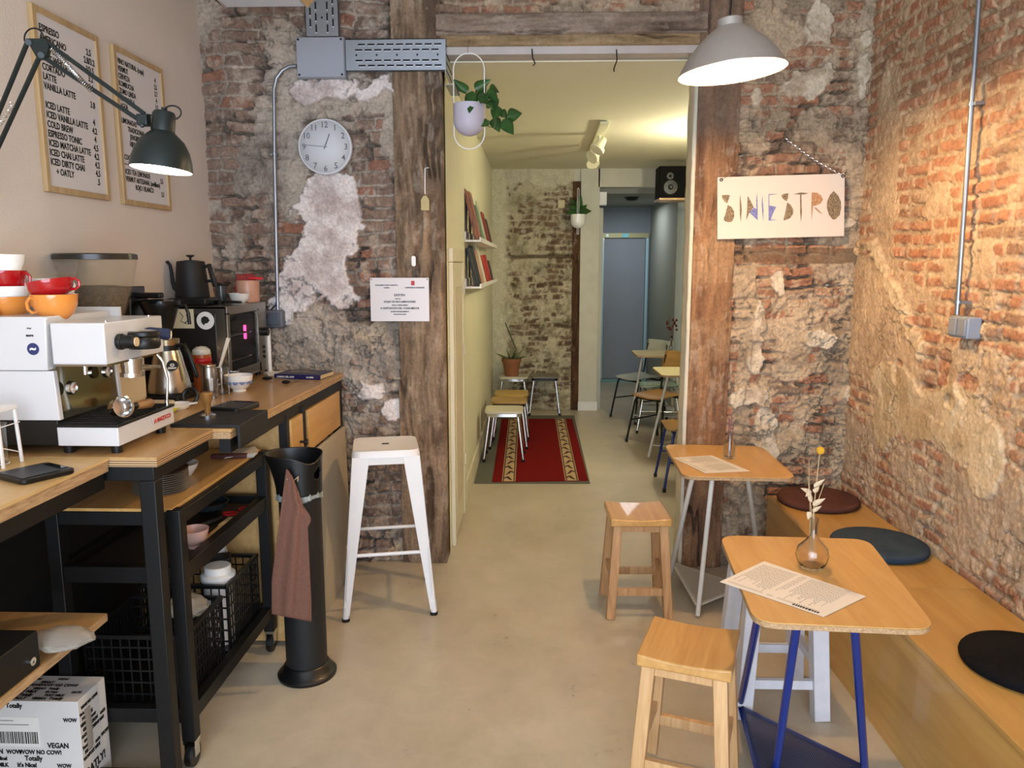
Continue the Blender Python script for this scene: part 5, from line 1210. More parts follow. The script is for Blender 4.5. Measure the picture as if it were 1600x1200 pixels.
# OATLY carton
t = thing('cardboard_carton', 'white oat milk carton box printed all over in black lettering under the counter', 'box', (-1.58, 2.2, 0))
X0, X1, Y0, Y1, ZT = -1.745, -1.425, 2.16, 2.32, .335
m_cart = M('carton_white', '#cdc9c4', .7, var=.03, vs=20)
X1 = PZ(121, 1097, ZT).x; Y0 = PZ(121, 1097, ZT).y; Y1 = PZ(163, 1057, ZT).y
P('carton', MB().box(X0, X1, Y0, Y1, 0, ZT), m_cart, t, True, bevel=.002)
words = ['WOW NO COW!', 'POST MILK', 'GENERATION', 'OATLY!', 'REALLY', "It's Nice!", 'Yeah, Right!', 'VEGAN', 'OATS', 'Totally', 'WOW']
r_ = random.Random(12); it = []
z = .02; row = 0
Wc = X1-X0
while z < ZT-.02:
    x = .006+.02*(row % 2)
    while x < Wc-.03:
        w = words[(row*3+int(x*40)) % len(words)]; s = .017+.008*r_.random()
        inlabel = (x < Wc*.62+.0 and z > ZT*.52 and z < ZT*.88)
        if not inlabel and x+len(w)*s*.62 < Wc-.004: it.append((w, x, z, s, 'LEFT'))
        x += len(w)*s*.60+.006
    z += .0225; row += 1
text('front_print', it, m_ink, t, F_BACK((X0, Y0-.0008, 0)), .0008, .85)
it = []; z = .015; row = 0; Ws = Y1-Y0
while z < ZT-.02:
    x = .004+.01*(row % 2)
    while x < Ws-.03:
        w = words[(row*5+int(x*60)+2) % len(words)]; s = .012+.006*r_.random()
        if not (.06 < z < .115) and x+len(w)*s*.62 < Ws-.003: it.append((w, x, z, s, 'LEFT'))
        x += len(w)*s*.60+.004
    z += .019; row += 1
it.append(('OATLY!', .004, .07, min(.04, Ws*.26), 'LEFT'))
text('side_print', it, m_ink, t, F_LEFT((X1+.0008, Y0, 0)), .0010, .85)
it = []; y = .01; row = 0
while y < Ws-.02:
    x = .004+.02*(row % 2)
    while x < Wc-.03:
        w = words[(row*4+int(x*40)+1) % len(words)]; s = .013+.006*r_.random()
        if x+len(w)*s*.62 < Wc-.004: it.append((w, x, y, s, 'LEFT'))
        x += len(w)*s*.58+.008
    y += .019; row += 1
text('top_print', it, m_ink, t, frame3((X0, Y0, ZT+.0008), (1, 0, 0), (0, 1, 0)), .0006, .85)
o = MB()
for k in range(2): 
    for i in range(5): a = i/5*2*pi
def faces(o, cx, cz, s):
    o.prism([(cx+s*cos(a)*.8, cz+s*sin(a)) for a in [2*pi*k/10 for k in range(10)]], 0, .0006, F_BACK((X0, Y0-.0003, 0)))
lb = P('shipping_label', MB().box(X0+.01, X0+Wc*.60, Y0-.0012, Y0-.0002, ZT*.54, ZT*.84), m_paper, t, True)
bo = MB(); x = X0+.03
while x < X0+Wc*.58: w_ = .0015+.003*r_.random(); bo.box(x, x+w_, Y0-.0018, Y0-.0010, ZT*.57, ZT*.69); x += w_+.0015+.002*r_.random()
bo.box(X0+.03, X0+Wc*.5, Y0-.0018, Y0-.001, ZT*.76, ZT*.765).box(X0+.03, X0+Wc*.35, Y0-.0018, Y0-.001, ZT*.80, ZT*.805)
P('barcode', bo, m_ink, lb, True)
o = MB().pane([(X1+.0012, Y0+.03, .15), (X1+.0012, Y0+.06, .15), (X1+.0012, Y0+.06, .29), (X1+.0012, Y0+.03, .29)], (.0006, 0, 0))
P('parcel_tape', o, M('grey_tape', '#98938a', .35), t, True)

# ================================================================== CART
t = thing('shelf_cart', 'black steel wheeled cart with plywood top shelf beside the counter', 'cart', (-1.36, 2.75, 0))
cx1, cx0, cy0, cy1 = -1.135, -1.58, 2.33, 3.16
for x in (cx1, cx0+.045):
    for y in (cy0, cy1-.045):
        P('leg', MB().box(x-.045, x, y, y+.045, .10, .905), m_steel, t, True, bevel=.003)
        w = P('caster', MB().cyl((x-.034, y+.0225, .043), (x-.010, y+.0225, .043), .042, seg=28), m_blackp, t, True, bevel=.003)
        P('fork', MB().box(x-.040, x-.036, y+.004, y+.04, .04, .10).box(x-.008, x-.004, y+.004, y+.04, .04, .10).box(x-.042, x-.002, y, y+.045, .088, .10), m_chrome, w, True)
def rail(z, h):
    m = MB().box(cx1-.040, cx1-.004, cy0+.045, cy1-.045, z-h, z).box(cx0+.004, cx0+.04, cy0+.045, cy1-.045, z-h, z).box(cx0+.045, cx1-.045, cy0+.004, cy0+.04, z-h, z).box(cx0+.045, cx1-.045, cy1-.04, cy1-.004, z-h, z)
    P('rail', m, m_steel, t, True, bevel=.002)
rail(.898, .045); rail(.712, .055); rail(.215, .05)
P('top_shelf', MB().box(cx0+.01, cx1-.03, cy0+.01, cy1-.01, .890, .908), m_ply, t, True, bevel=.001)
P('middle_shelf', MB().box(cx0+.01, cx1-.035, cy0+.045, cy1-.045, .665, .680), M('dark_brown_board', '#2c211a', .5), t, True)
P('bottom_shelf', MB().box(cx0+.01, cx1-.035, cy0+.045, cy1-.045, .170, .185), m_blackm, t, True)
# stack of metal plates
pc = PX(262, 770, -1.25)
pq = PZ(252, 766, .908)
for k in range(11):
    z = .908+k*.0074
    b = P('plate', MB().lathe([(0, 0), (.070, 0), (.077, .002), (.088, .0050), (.092, .0054), (.092, .0058), (.075, .003), (0, .0015)], (pq.x, pq.y, z), 40), M('saucer_metal', '#c3bbae', .3, .6) if k < 10 else M('dark_plate', '#2a1712', .35))
    tag(b, 'dark plate lying on the stack of metal saucers on the cart' if k == 10 else 'thin metal saucer in the stack on the top shelf of the cart', 'plate'); 
    if k < 10: b['group'] = 'stacked metal saucers on the cart'
b = P('bowl', MB().lathe([(0, 0), (.05, 0), (.07, .03), (.074, .045), (.070, .045), (.066, .03), (.045, .006), (0, .006)], (-1.33, 2.74, .908), 36), m_whitec); tag(b, 'white bowl behind the metal saucers on the cart', 'bowl')
b = P('knife_rest', MB().cbox((-1.24, 3.0, .917), (.14, .03, .016), rz=.1), M('dark_red_bar', '#4a1d1a', .5), bevel=.002); tag(b, 'dark red bar lying on the top cart shelf', 'bar')
tp = thing('papers', 'small pile of papers on the top cart shelf under the counter', 'papers', (-1.2, 3.07, .908))
for k in range(4): P('sheet', MB().cbox((-1.215, 3.06, .910+k*.003), (.12, .13, .0015), rz=.2+.07*k, ry=-.02*k), m_paper, tp, True)
b = thing('bowl', 'pinkish bowl on the middle cart shelf', 'bowl', (-1.25, 2.52, .68))
P('body', MB().lathe([(0, 0), (.022, 0), (.022, .012), (.045, .035), (.052, .07), (.049, .07), (.042, .037), (0, .014)], (-1.22, 2.60, .68), 32), M('pink_ceramic', '#c9a294', .3), b, True)
b = P('bowl', MB().lathe([(0, 0), (.03, 0), (.075, .03), (.08, .05), (.077, .05), (.07, .032), (0, .01)], (-1.33, 2.98, .68), 32), M('black_ceramic', '#22282c', .25)); tag(b, 'dark bowl at the back of the middle cart shelf', 'bowl')
b = thing('brush', 'wooden handled pastry brush lying on the middle cart shelf', 'brush', (-1.2, 2.75, .68))
P('handle', MB().bar((-1.20, 2.62, .690), (-1.20, 2.79, .692), .022, .010), m_frame, b, True, bevel=.003)
P('bristles', MB().bar((-1.20, 2.79, .692), (-1.185, 2.88, .694), .028, .012, w1=.045), M('bristle', '#b9a074', .9), b, True)
b = thing('scissors', 'red handled scissors on the middle cart shelf', 'scissors', (-1.2, 2.95, .68))
P('handles', MB().tube([Vector((-1.22+.03*cos(a), 2.93+.018*sin(a), .697)) for a in [2*pi*k/14 for k in range(14)]], .005, 6, closed=True).tube([Vector((-1.185+.022*cos(a), 2.99+.022*sin(a), .697)) for a in [2*pi*k/14 for k in range(14)]], .005, 6, closed=True), M('red_plastic', '#a51c1c', .35), b, True)
P('blades', MB().bar((-1.25, 2.92, .690), (-1.30, 2.80, .689), .012, .002).bar((-1.22, 2.95, .687), (-1.29, 2.80, .686), .012, .002), m_brushed, b, True)
# wire crates on the bottom shelf
def crate(label, x0, x1, y0, y1, z0, z1, group='black crates under the counter'):
    t = thing('wire_crate', label, 'crate', ((x0+x1)/2, (y0+y1)/2, z0), group=group)
    side = MB()
    for z in [z0+(z1-z0)*k/6 for k in range(7)]:
        side.box(x1-.005, x1, y0, y1, z-.003, z+.003).box(x0, x0+.005, y0, y1, z-.003, z+.003).box(x0, x1, y0, y0+.005, z-.003, z+.003).box(x0, x1, y1-.005, y1, z-.003, z+.003)
    n = int((y1-y0)/.022)
    for k in range(n+1): y = y0+(y1-y0)*k/n; side.box(x1-.004, x1-.001, y-.0045, y+.0045, z0, z1).box(x0+.001, x0+.004, y-.0045, y+.0045, z0, z1)
    n = int((x1-x0)/.03)
    for k in range(n+1): x = x0+(x1-x0)*k/n; side.box(x-.0025, x+.0025, y0+.001, y0+.004, z0, z1).box(x-.0025, x+.0025, y1-.004, y1-.001, z0, z1)
    P('lattice', side, m_blackp, t, True)
    P('rim', MB().box(x1-.010, x1+.004, y0-.004, y1+.004, z1-.012, z1+.004).box(x0-.004, x0+.010, y0-.004, y1+.004, z1-.012, z1+.004).box(x0, x1, y0-.004, y0+.01, z1-.012, z1+.004).box(x0, x1, y1-.01, y1+.004, z1-.012, z1+.004), m_blackp, t, True, bevel=.002)
    P('floor_plate', MB().box(x0, x1, y0, y1, z0, z0+.006), m_blackp, t, True)
    return t
crate('black lattice crate at the near end of the cart bottom shelf', -1.53, -1.185, 2.40, 2.72, .186, .44)
crate('black lattice crate at the far end of the cart bottom shelf, white tub inside', -1.53, -1.185, 2.77, 3.10, .186, .46)
crate('dark crate standing on the floor in the shade under the machine table', -1.74, -1.60, 2.36, 2.66, .0, .30)
t = thing('lidded_tub', 'white tub with a screw lid standing in the far crate', 'tub', (-1.24, 2.86, .192))
P('tub', MB().lathe([(0, 0), (.055, 0), (.058, .26), (0, .26)], (-1.255, 2.86, .192), 32), m_white, t, True)
P('lid', MB().lathe([(0, 0), (.066, 0), (.066, .022), (.052, .03), (.05, .052), (.046, .056), (0, .056)], (-1.255, 2.86, .452), 36), m_white, t, True)
t = thing('spray_bottle', 'white bottle with a red cap behind the tub', 'bottle', (-1.33, 3.03, .192))
P('body', MB().lathe([(0, 0), (.045, 0), (.047, .28), (.038, .33), (.02, .36), (.018, .37), (0, .37)], (-1.33, 3.03, .192), 28), M('translucent_white', '#c9c9c4', .4), t, True)
P('cap', MB().lathe([(0, 0), (.024, 0), (.022, .045), (.012, .055), (.012, .07), (0, .07)], (-1.33, 3.03, .562), 24), M('cap_red', '#b01818', .35), t, True)
o = P('plastic_bag', crumple(-1.27, 2.62, .445, .075, .075, .04, 8), MC['clear_bag'], ang=20); tag(o, 'crumpled clear plastic bag on top of the near crate', 'bag')
o = P('paper_packet', MB().cbox((-1.30, 2.97, .44), (.10, .06, .13), rz=.3, rx=.15), M('packet_black', '#191817', .5), bevel=.004); tag(o, 'black packet standing behind the tub in the far crate', 'packet')

# ================================================================== things on the counter
def onc(px, py, z=HC): p = PZ(px, py, z); return p, p.y/1215
# steel tamping tray with folded front
t = thing('tamping_mat', 'black steel tamping station folded over the counter edge', 'mat', (-1.22, 2.78, HC))
P('plate', MB().box(-1.30, -1.055, 2.64, 2.93, HC, HC+.012), m_blackm, t, True, bevel=.003)
P('front_lip', MB().box(-1.060, -1.048, 2.64, 2.93, HC-.075, HC+.012), m_blackm, t, True, bevel=.003)
# tamper
p = PZ(325, 652, HC+.012)
t = thing('tamper', 'wood-handled coffee tamper standing on the black mat', 'tamper', (p.x, p.y, HC+.012))
P('base', MB().lathe([(0, 0), (.029, 0), (.029, .010), (.022, .014), (.008, .02), (0, .02)], (p.x, p.y, HC+.012), 36), m_chrome, t, True)
P('handle', MB().lathe([(0, .018), (.010, .018), (.011, .035), (.014, .055), (.021, .078), (.022, .088), (.018, .094), (0, .095)], (p.x, p.y, HC+.012), 32), wood('dark_beech', '#6f4a22', '#8f6430', .3, 'z', 20), t, True)
# scales
def scale(label, px, py, w, d, rz, th=.02):
    p = PZ(px, py, HC+th)
    t = thing('coffee_scale', label, 'scale', (p.x, p.y, HC), rz)
    P('body', MB().prism(rrect(w, d, .016), .001, th), m_blackp, t, bevel=.004)
    P('platform', MB().prism(rrect(w*.72, d*.86, .008, cx=-w*.10), th, th+.002), M('scale_top', '#1d1e20', .35), t)
    P('display', MB().prism(rrect(w*.12, d*.6, .003, cx=w*.38), th, th+.0015), M('display_glass', '#0a0a0c', .08), t)
    return t
scale('black pocket coffee scale beside the tamping mat', 366, 632, .17, .135, R(80), .022)
scale('black coffee scale lying on the nearest counter', 55, 735, .145, .14, R(62), .016)
# glass rack at the far left
t = thing('glass_holder', 'white wire stand holding a glass at the left edge of the counter', 'stand', (-1.56, 2.06, HC))
g0 = PZ(22, 727, HC)
gx, gy = g0.x-.055, g0.y
fr = MB()
for sx in (-1, 1):
    for sy in (-1, 1): fr.bar((gx+sx*.052, gy+sy*.04, HC), (gx+sx*.046, gy+sy*.036, HC+.165), .008, .008)
fr.box(gx-.052, gx+.052, gy-.042, gy+.042, HC+.160, HC+.172)
P('stand', fr, m_white, t, True, bevel=.0015)
P('wire', MB().tube([(gx-.06, gy-.045, HC+.10), (gx+.056, gy-.045, HC+.12), (gx+.056, gy+.04, HC+.12)], .0015, 6).tube([(gx-.06, gy-.045, HC+.055), (gx+.05, gy-.045, HC+.062), (gx+.05, gy+.04, HC+.03)], .0015, 6).tube([(gx-.06, gy-.045, HC+.02), (gx+.052, gy-.045, HC+.012)], .0015, 6), m_white, t, True)
P('glass_jar', MB().lathe([(0, .002), (.036, .002), (.038, .12), (.036, .12), (.034, .006), (0, .006)], (gx, gy, HC), 28), m_glass, t, True)

# ---------------- espresso machine
MY0, MW = 2.235, .36
my1 = MY0+MW
def m2(x, y): p = PY(x, y, MY0); return (p.x, p.z)
t = thing('espresso_machine', 'white single-group espresso machine with wooden portafilter on the counter', 'espresso machine', (-1.45, MY0+MW/2, HC))
m_em = M('machine_white', '#cbc9c8', .3, var=.01, coat=.2); m_mir = M('mirror_steel', '#9a9486', .08, 1)
def ext(poly, y0, y1, mb=None):
    mb = mb or MB(); a = [mb.b.verts.new((x, y0, z)) for x, z in poly]; c = [mb.b.verts.new((x, y1, z)) for x, z in poly]; n = len(poly)
    mb.b.faces.new(a[::-1]); mb.b.faces.new(c)
    for i in range(n): mb.b.faces.new((a[i], a[(i+1) % n], c[(i+1) % n], c[i]))
    return mb
tx0, tz0 = m2(91, 697); tx1, tzt = m2(184, 667)
XB = -1.745
P('drip_tray', MB().box(tx0, tx1, MY0, my1, tz0, tzt), m_em, t, True, bevel=.003)
P('tray_rim', MB().box(tx0-.002, tx1+.003, MY0-.003, my1+.003, tzt-.003, tzt+.006), m_blackp, t, True, bevel=.002)
gr = MB()
for k in range(13): y = MY0+.02+k*(MW-.04)/12; gr.box(tx0+.01, tx1-.008, y-.005, y+.005, tzt+.006, tzt+.010)
P('drip_grate', gr, m_steel, t, True)
for x, y in ((tx1-.03, MY0+.04), (tx1-.03, my1-.04), (tx0+.01, MY0+.04), (XB+.05, MY0+.05), (XB+.05, my1-.05)): P('foot', MB().cyl((x, y, HC+.0005), (x, y, tz0+.002), .016, .018), m_blackp, t, True)
bx0, bz0 = m2(91, 656)
P('base', MB().box(XB, tx0+.001, MY0+.006, my1-.006, tz0, bz0), m_blackp, t, True, bevel=.002)
lowp = [(XB, m2(0, 657)[1]), m2(94, 657), m2(83, 580), (XB, m2(83, 580)[1])]
P('lower_body', ext(lowp, MY0, MY0+.02), m_em, t, True, bevel=.002); P('lower_body', ext(lowp, my1-.02, my1), m_em, t, True, bevel=.002)
ins = [(XB, m2(0, 657)[1]), (m2(92, 657)[0], m2(92, 657)[1]), (m2(80, 575)[0], m2(80, 575)[1]), (XB, m2(80, 575)[1])]
P('splash_panel', ext(ins, MY0+.02, my1-.02), m_mir, t, True)
up_ = [(XB, m2(0, 579)[1]), m2(76, 579), m2(73, 495), (XB, m2(73, 495)[1])]
P('upper_body', ext(up_, MY0-.006, my1+.006), m_em, t, True, bevel=.004)
hx0, hz0 = m2(82, 570); hx1, hz1 = m2(161, 505)
P('hood', MB().box(hx0, hx1, MY0+.002, my1, hz0, hz1), m_em, t, True, bevel=.004)
P('hood_underside', MB().box(hx0+.004, hx1-.004, MY0+.01, my1-.01, hz0-.006, hz0), m_mir, t, True)
P('cup_rail', MB().box(XB+.01, hx0, MY0-.004, MY0, hz1+.010, hz1+.016).box(XB, hx0+.03, my1-.02, my1-.01, hz1, hz1+.03), m_em, t, True)
for y in (MY0+.05, my1-.05): P('screw', MB().cyl((hx1-.02, y, hz1), (hx1-.02, y, hz1+.004), .005, seg=10), m_chrome, t, True)
# group cap, two paddles
hm = (hz0+hz1)/2
gy_ = MY0+.17
kn = P('steam_knob', MB().cyl((hx1, MY0+.075, hm+.0), (hx1+.055, MY0+.075, hm), .022, .020, seg=28).cyl((hx1, MY0+.075, hm), (hx1+.016, MY0+.075, hm), .025, seg=28), m_blackp, t, True, bevel=.003)
P('knob_cap', MB().cyl((hx1+.055, MY0+.075, hm), (hx1+.059, MY0+.075, hm), .014, seg=24), M('beech_cap', '#cdb48c', .5), kn, True)
P('group_cap', MB().lathe([(0, -.03), (.045, -.03), (.05, -.02), (.05, .0), (.046, .006), (.05, .012), (.049, .022), (.04, .026), (0, .026)], (hx1+.03, gy_, hm), 40), m_blackp, t, True)
P('group_top', MB().lathe([(0, .030), (.022, .029), (.04, .026), (.043, .024)], (hx1+.03, gy_, hm), 32), m_chrome, t, True)
pd = P('paddle_handle', MB().bar((hx1+.01, MY0+.225, hm+.018), (hx1+.055, MY0+.285, hm+.004), .035, .03, w1=.042, d1=.036), M('blue_tape', '#16294a', .6, bump=.3, bs=60), t, True, bevel=.008, bseg=3, label='paddle wrapped in dark blue tape')
P('knob_cap', MB().cyl((hx1+.055, MY0+.285, hm+.002), (hx1+.062, MY0+.290, hm+.001), .015, seg=24), MC['beech_cap'], pd, True)
P('group_neck', MB().cyl((hx1-.015, gy_, hz0-.05), (hx1-.015, gy_, hz0), .030, .034, seg=28).cyl((hx1-.015, gy_, hz0-.058), (hx1-.015, gy_, hz0-.045), .036, seg=28), m_chrome, t, True)
P('steam_wand', MB().tube([(hx1-.01, my1-.04, hz0), (hx1+.01, my1-.035, hz0-.03), (hx1+.02, my1-.03, hz0-.09), (hx1+.012, my1-.03, hz0-.17)], .005, 10).cyl((hx1+.012, my1-.03, hz0-.19), (hx1+.012, my1-.03, hz0-.165), .007), m_chrome, t, True)
P('water_spout', MB().cyl((hx0+.05, MY0+.08, hz0-.04), (hx0+.05, MY0+.08, hz0), .007), m_chrome, t, True)
def gauge(x, y, z, r):
    F = frame3((x, y, z), (0, 1, 0), (0, 0, 1)); g = P('gauge', MB().lathe([(0, 0), (r, 0), (r, .012), (r-.003, .014), (r-.005, .010), (0, .010)], seg=32, mat=F), m_chrome, t, True)
    P('dial', MB().lathe([(0, .0105), (r-.005, .0105)], seg=28, mat=F), m_paper, g, True, solid=.0004)
    P('needle', MB().bar(F @ Vector((0, 0, .012)), F @ Vector((r*.5, r*.4, .012)), .002, .001), M('needle_red', '#b01c1c', .5), g, True)
gauge(m2(90, 610)[0]+.006, MY0+.05, m2(90, 610)[1], .021); gauge(m2(90, 610)[0]+.006, MY0+.25, m2(90, 603)[1]+.01, .021)
sk = P('sticker', MB().lathe([(0, 0), (.018, 0), (.018, .0006), (0, .0006)], seg=32, mat=F_BACK((m2(54, 545)[0], MY0-.0068, m2(54, 545)[1]))), M('navy_sticker', '#262d5e', .5), t, True, label='round navy sticker')
cxs, czs = m2(54, 545)
text('emblem', [('~', 0, -.008, .030, 'CENTER')], m_paper, t, F_BACK((cxs, MY0-.0078, czs)), .0015)
cxs, czs = m2(48, 518)
text('emblem', [('~', 0, .004, .022, 'CENTER'), ('more', 0, -.014, .010, 'CENTER')], m_ink, t, F_BACK((cxs, MY0-.0068, czs)), .0005)
P('badge', MB().box(tx1+.0032, tx1+.005, MY0+.205, MY0+.335, (tz0+tzt)/2-.004, (tz0+tzt)/2+.013), M('badge_backing', '#d8d2cc', .4), t, True)
text('badge_lettering', [('LA MARZOCCO', .0, .0, .019, 'LEFT')], M('badge_red', '#a8161a', .4), t, F_LEFT((tx1+.0052, MY0+.207, (tz0+tzt)/2-.002)), .0008, .88)
# portafilter lying on the grate
p = PZ(176, 640, tzt+.03); px_, py_ = tx1-.035, MY0+.085
tpf = thing('portafilter', 'chrome portafilter with a turned wooden handle lying on the drip tray', 'portafilter', (px_, py_, tzt+.01))
zf = tzt+.010+.034
Fp = frame3((px_+.012, py_, zf), (-.35, 1, .1), (-.25, -.1, 1)) if False else Matrix.Translation((px_, py_, zf)) @ Euler((R(8), R(78), R(-22))).to_matrix().to_4x4()
P('basket', MB().lathe([(0, -.025), (.026, -.025), (.030, .010), (.034, .012), (.034, .020), (.030, .021), (.027, .016), (.024, -.018), (0, -.020)], seg=36, mat=Fp), m_chrome, tpf, True)
hd0 = Vector((px_+.012, py_+.032, zf-.004)); hd1 = Vector((px_+.012, py_+.17, zf-.016))
P('neck', MB().cyl(hd0, hd0.lerp(hd1, .3), .008, .010), m_blackp, tpf, True)
P('handle', MB().tube([hd0.lerp(hd1, .28), hd0.lerp(hd1, .34), hd0.lerp(hd1, .6), hd0.lerp(hd1, .9), hd0.lerp(hd1, .98), hd1], .014, 18, radii=[.009, .013, .0145, .0165, .013, .004]), wood('handle_walnut', '#7a5530', '#a67c4c', .4, 'y', 30), tpf, True)

# ---------------- cups on the machine
def cup(label, x, y, z, mat_, r=.062, h=.062, rz=0, tilt=0, grp=None, handle=True, foot=.03):
    t = thing('coffee_cup', label, 'cup', (x, y, z), rz, grp)
    mt = Euler((0, tilt, 0)).to_matrix().to_4x4()
    prof = [(0, .002), (foot-.004, 0), (foot, .001), (foot+.003, .005), (r*.80, h*.30), (r*.95, h*.62), (r, h)]
    P('body', MB().lathe(prof+[(r-.0015, h+.001)], seg=40, mat=mt), mat_, t)
    P('lining', MB().lathe([(r-.0015, h+.001), (r-.004, h-.002), (r*.95-.004, h*.62), (r*.80-.004, h*.33), (foot, .010), (0, .008)], seg=40, mat=mt), m_whitec, t)
    if handle: P('handle', MB().tube([mt @ Vector((r*.93+d, 0, zz)) for d, zz in ((-.002, h*.82), (.014, h*.90), (.024, h*.72), (.022, h*.48), (.010, h*.34), (-.006, h*.36))], .0045, 8), mat_, t)
    return t
zt_ = hz1+.001
def cxy(px, py, Yd): q = PY(px, py, Yd); return q.x
cs = 'stack of cups at the left edge on the machine'
xA = cxy(10, 470, 2.36)
cup('orange cup at the bottom of the tall left cup stack', xA, 2.36, zt_, m_orange, .070, .072, R(-75))
cup('white cup on the orange one in the tall left stack', xA-.002, 2.36, zt_+.040, m_whitec, .066, .064, R(150))
cup('red cup near the top of the tall left stack', xA-.001, 2.36, zt_+.086, m_red, .065, .066, R(0), foot=.045)
cup('white cup on top of the tall left stack', xA, 2.36, zt_+.137, m_whitec, .063, .064, R(120), foot=.048)
xB_ = cxy(85, 470, 2.33)
cup('orange cup under the tilted red one on the machine', xB_, 2.33, zt_, m_orange, .066, .080, R(-115))
cup('red cup lying tilted on the right orange cup', xB_-.002, 2.33, zt_+.066, m_red, .066, .058, R(8), R(-9))
cup('white cup behind the tilted red one', cxy(75, 450, 2.5), 2.52, zt_, m_whitec, .066, .078, R(90))
cup('second white cup, supporting the back of the cups', cxy(70, 440, 2.5)-.002, 2.52, zt_+.050, m_whitec, .066, .074, R(60))

# ---------------- grinder with big hopper
gY = 2.86
gx0 = PY(152, 440, gY).x
t = thing('coffee_grinder', 'coffee grinder with a large smoky hopper of beans behind the espresso machine', 'grinder', (gx0, gY, HC))
zr = PY(152, 402, gY).z; zb2 = PY(152, 495, gY).z
m_hop = thin_glass('smoky_hopper', '#b5ab94', .13, .08)
rt_ = 60*gY/1215
P('hopper', MB().lathe([(rt_, zr-zb2), (rt_*.97, (zr-zb2)*.85), (rt_*.80, (zr-zb2)*.42), (rt_*.58, .0)], (gx0, gY, zb2), 48), m_hop, t, True, solid=.003)
P('hopper_lid', MB().lathe([(0, .014), (rt_*.96, .014), (rt_+.002, .010), (rt_+.003, -.008), (rt_-.004, -.008), (0, .006)], (gx0, gY, zr), 48), M('smoky_lid', '#2a2622', .25), t, True)
bm_ = MB().lathe([(0, (zr-zb2)*.50), (rt_*.4, (zr-zb2)*.53), (rt_*.80, (zr-zb2)*.50), (rt_*.76, (zr-zb2)*.42), (rt_*.55, .006), (0, .006)], (gx0, gY, zb2), 48)
P('coffee_beans', bm_, M('beans', '#20140a', .6, bump=1, bs=120, vs=75, col2='#75593c'), t, True)
P('collar', MB().cyl((gx0, gY, zb2-.05), (gx0, gY, zb2+.002), rt_*.56, rt_*.58, 36), m_blackp, t, True)
m_gb = M('grinder_beige', '#cbbca0', .4)
P('body', MB().box(XL+.02, gx0+.11, gY-.10, gY+.10, HC+.045, zb2-.05), m_gb, t, True, bevel=.015, bseg=3)
P('foot_plate', MB().box(XL+.03, gx0+.22, gY-.10, gY+.10, HC+.001, HC+.045), m_gb, t, True, bevel=.008)
P('dosing_fork', MB().tube([(gx0+.11, gY-.02, HC+.19), (gx0+.17, gY-.03, HC+.185), (gx0+.20, gY-.03, HC+.185)], .006, 8).tube([(gx0+.11, gY+.03, HC+.19), (gx0+.17, gY+.035, HC+.185), (gx0+.20, gY+.035, HC+.185)], .006, 8), m_chrome, t, True)
P('spout', MB().cyl((gx0+.13, gY, HC+.21), (gx0+.13, gY, HC+.27), .016, .026), m_gb, t, True)
# ---------------- batch brewer and thermal jug
p, k = onc(262, 624)
jY = 3.22; jx = PY(263, 600, jY).x
t = thing('filter_brewer', 'black filter coffee brewer with its cone basket above the thermal jug', 'coffee brewer', (jx-.05, jY, HC))
zk = PY(252, 475, jY).z
P('base', MB().prism([(jx-.19, jY-.11), (jx+.085, jY-.10), (jx+.085, jY+.10), (jx-.19, jY+.11)], HC+.001, HC+.028), m_blackp, t, True, bevel=.006)
P('column', MB().box(jx-.19, jx-.10, jY-.07, jY+.08, HC+.028, zk+.03), m_blackp, t, True, bevel=.01, bseg=3)
P('water_tank', MB().box(jx-.185, jx-.11, jY-.065, jY+.075, zk+.03, zk+.075), M('smoked_glass', '#3a3f42', .1, trans=.6), t, True, bevel=.005)
P('basket', MB().lathe([(0, -.13), (.035, -.13), (.045, -.10), (.070, -.02), (.080, .0), (.080, .010), (0, .010)], (jx-.012, jY, zk-.004), 40), m_blackp, t, True)
P('basket_lid', MB().lathe([(0, .010), (.083, .010), (.083, .018), (.05, .024), (.018, .026), (0, .026)], (jx-.012, jY, zk-.004), 40), M('glossy_black_lid', '#0d0f10', .15), t, True)
P('outlet_arm', MB().box(jx-.16, jx+.0, jY-.02, jY+.02, zk+.024, zk+.048), m_blackp, t, True, bevel=.006)
P('basket_handle', MB().tube([(jx+.066, jY-.01, zk-.01), (jx+.10, jY-.01, zk-.006), (jx+.112, jY-.01, zk-.04), (jx+.114, jY-.01, zk-.085)], .0075, 10), m_blackp, t, True)
t = thing('thermal_jug', 'brushed steel thermal jug with a round black sticker and black handle', 'jug', (jx, jY, HC+.028))
zj = PY(263, 535, jY).z
hj = zj-HC-.028
P('body', MB().lathe([(0, .006), (.093, .006), (.094, .012), (.088, .05), (.060, hj-.045), (.055, hj-.030), (0, hj-.030)], (jx, jY, HC+.028), 48), M('jug_steel', '#b9b3a9', .26, 1, var=.03, vs=60, stretch=(1, 1, .03)), t, True)
P('foot_ring', MB().lathe([(0, 0), (.096, 0), (.096, .010), (0, .010)], (jx, jY, HC+.028), 48), m_blackp, t, True)
P('collar', MB().lathe([(0, hj-.032), (.056, hj-.032), (.055, hj-.008), (0, hj-.008)], (jx, jY, HC+.028), 40), m_blackp, t, True)
P('rim_band', MB().lathe([(0, hj-.010), (.056, hj-.010), (.058, hj+.014), (0, hj+.014)], (jx, jY, HC+.028), 40), M('jug_rim', '#b8a888', .25, 1), t, True)
P('handle', MB().tube([(jx+.045, jY-.01, zj-.012), (jx+.085, jY-.01, zj-.010), (jx+.105, jY-.012, zj-.05), (jx+.135, jY-.015, zj-.14), (jx+.128, jY-.015, zj-.145)], .0095, 10), m_blackp, t, True)
sx_, sz_ = PY(270, 571, jY-.08).x, PY(270, 571, jY-.08).z
Fs = Matrix.Translation((sx_, jY-.0845, sz_)) @ Euler((R(73), 0, R(12))).to_matrix().to_4x4()
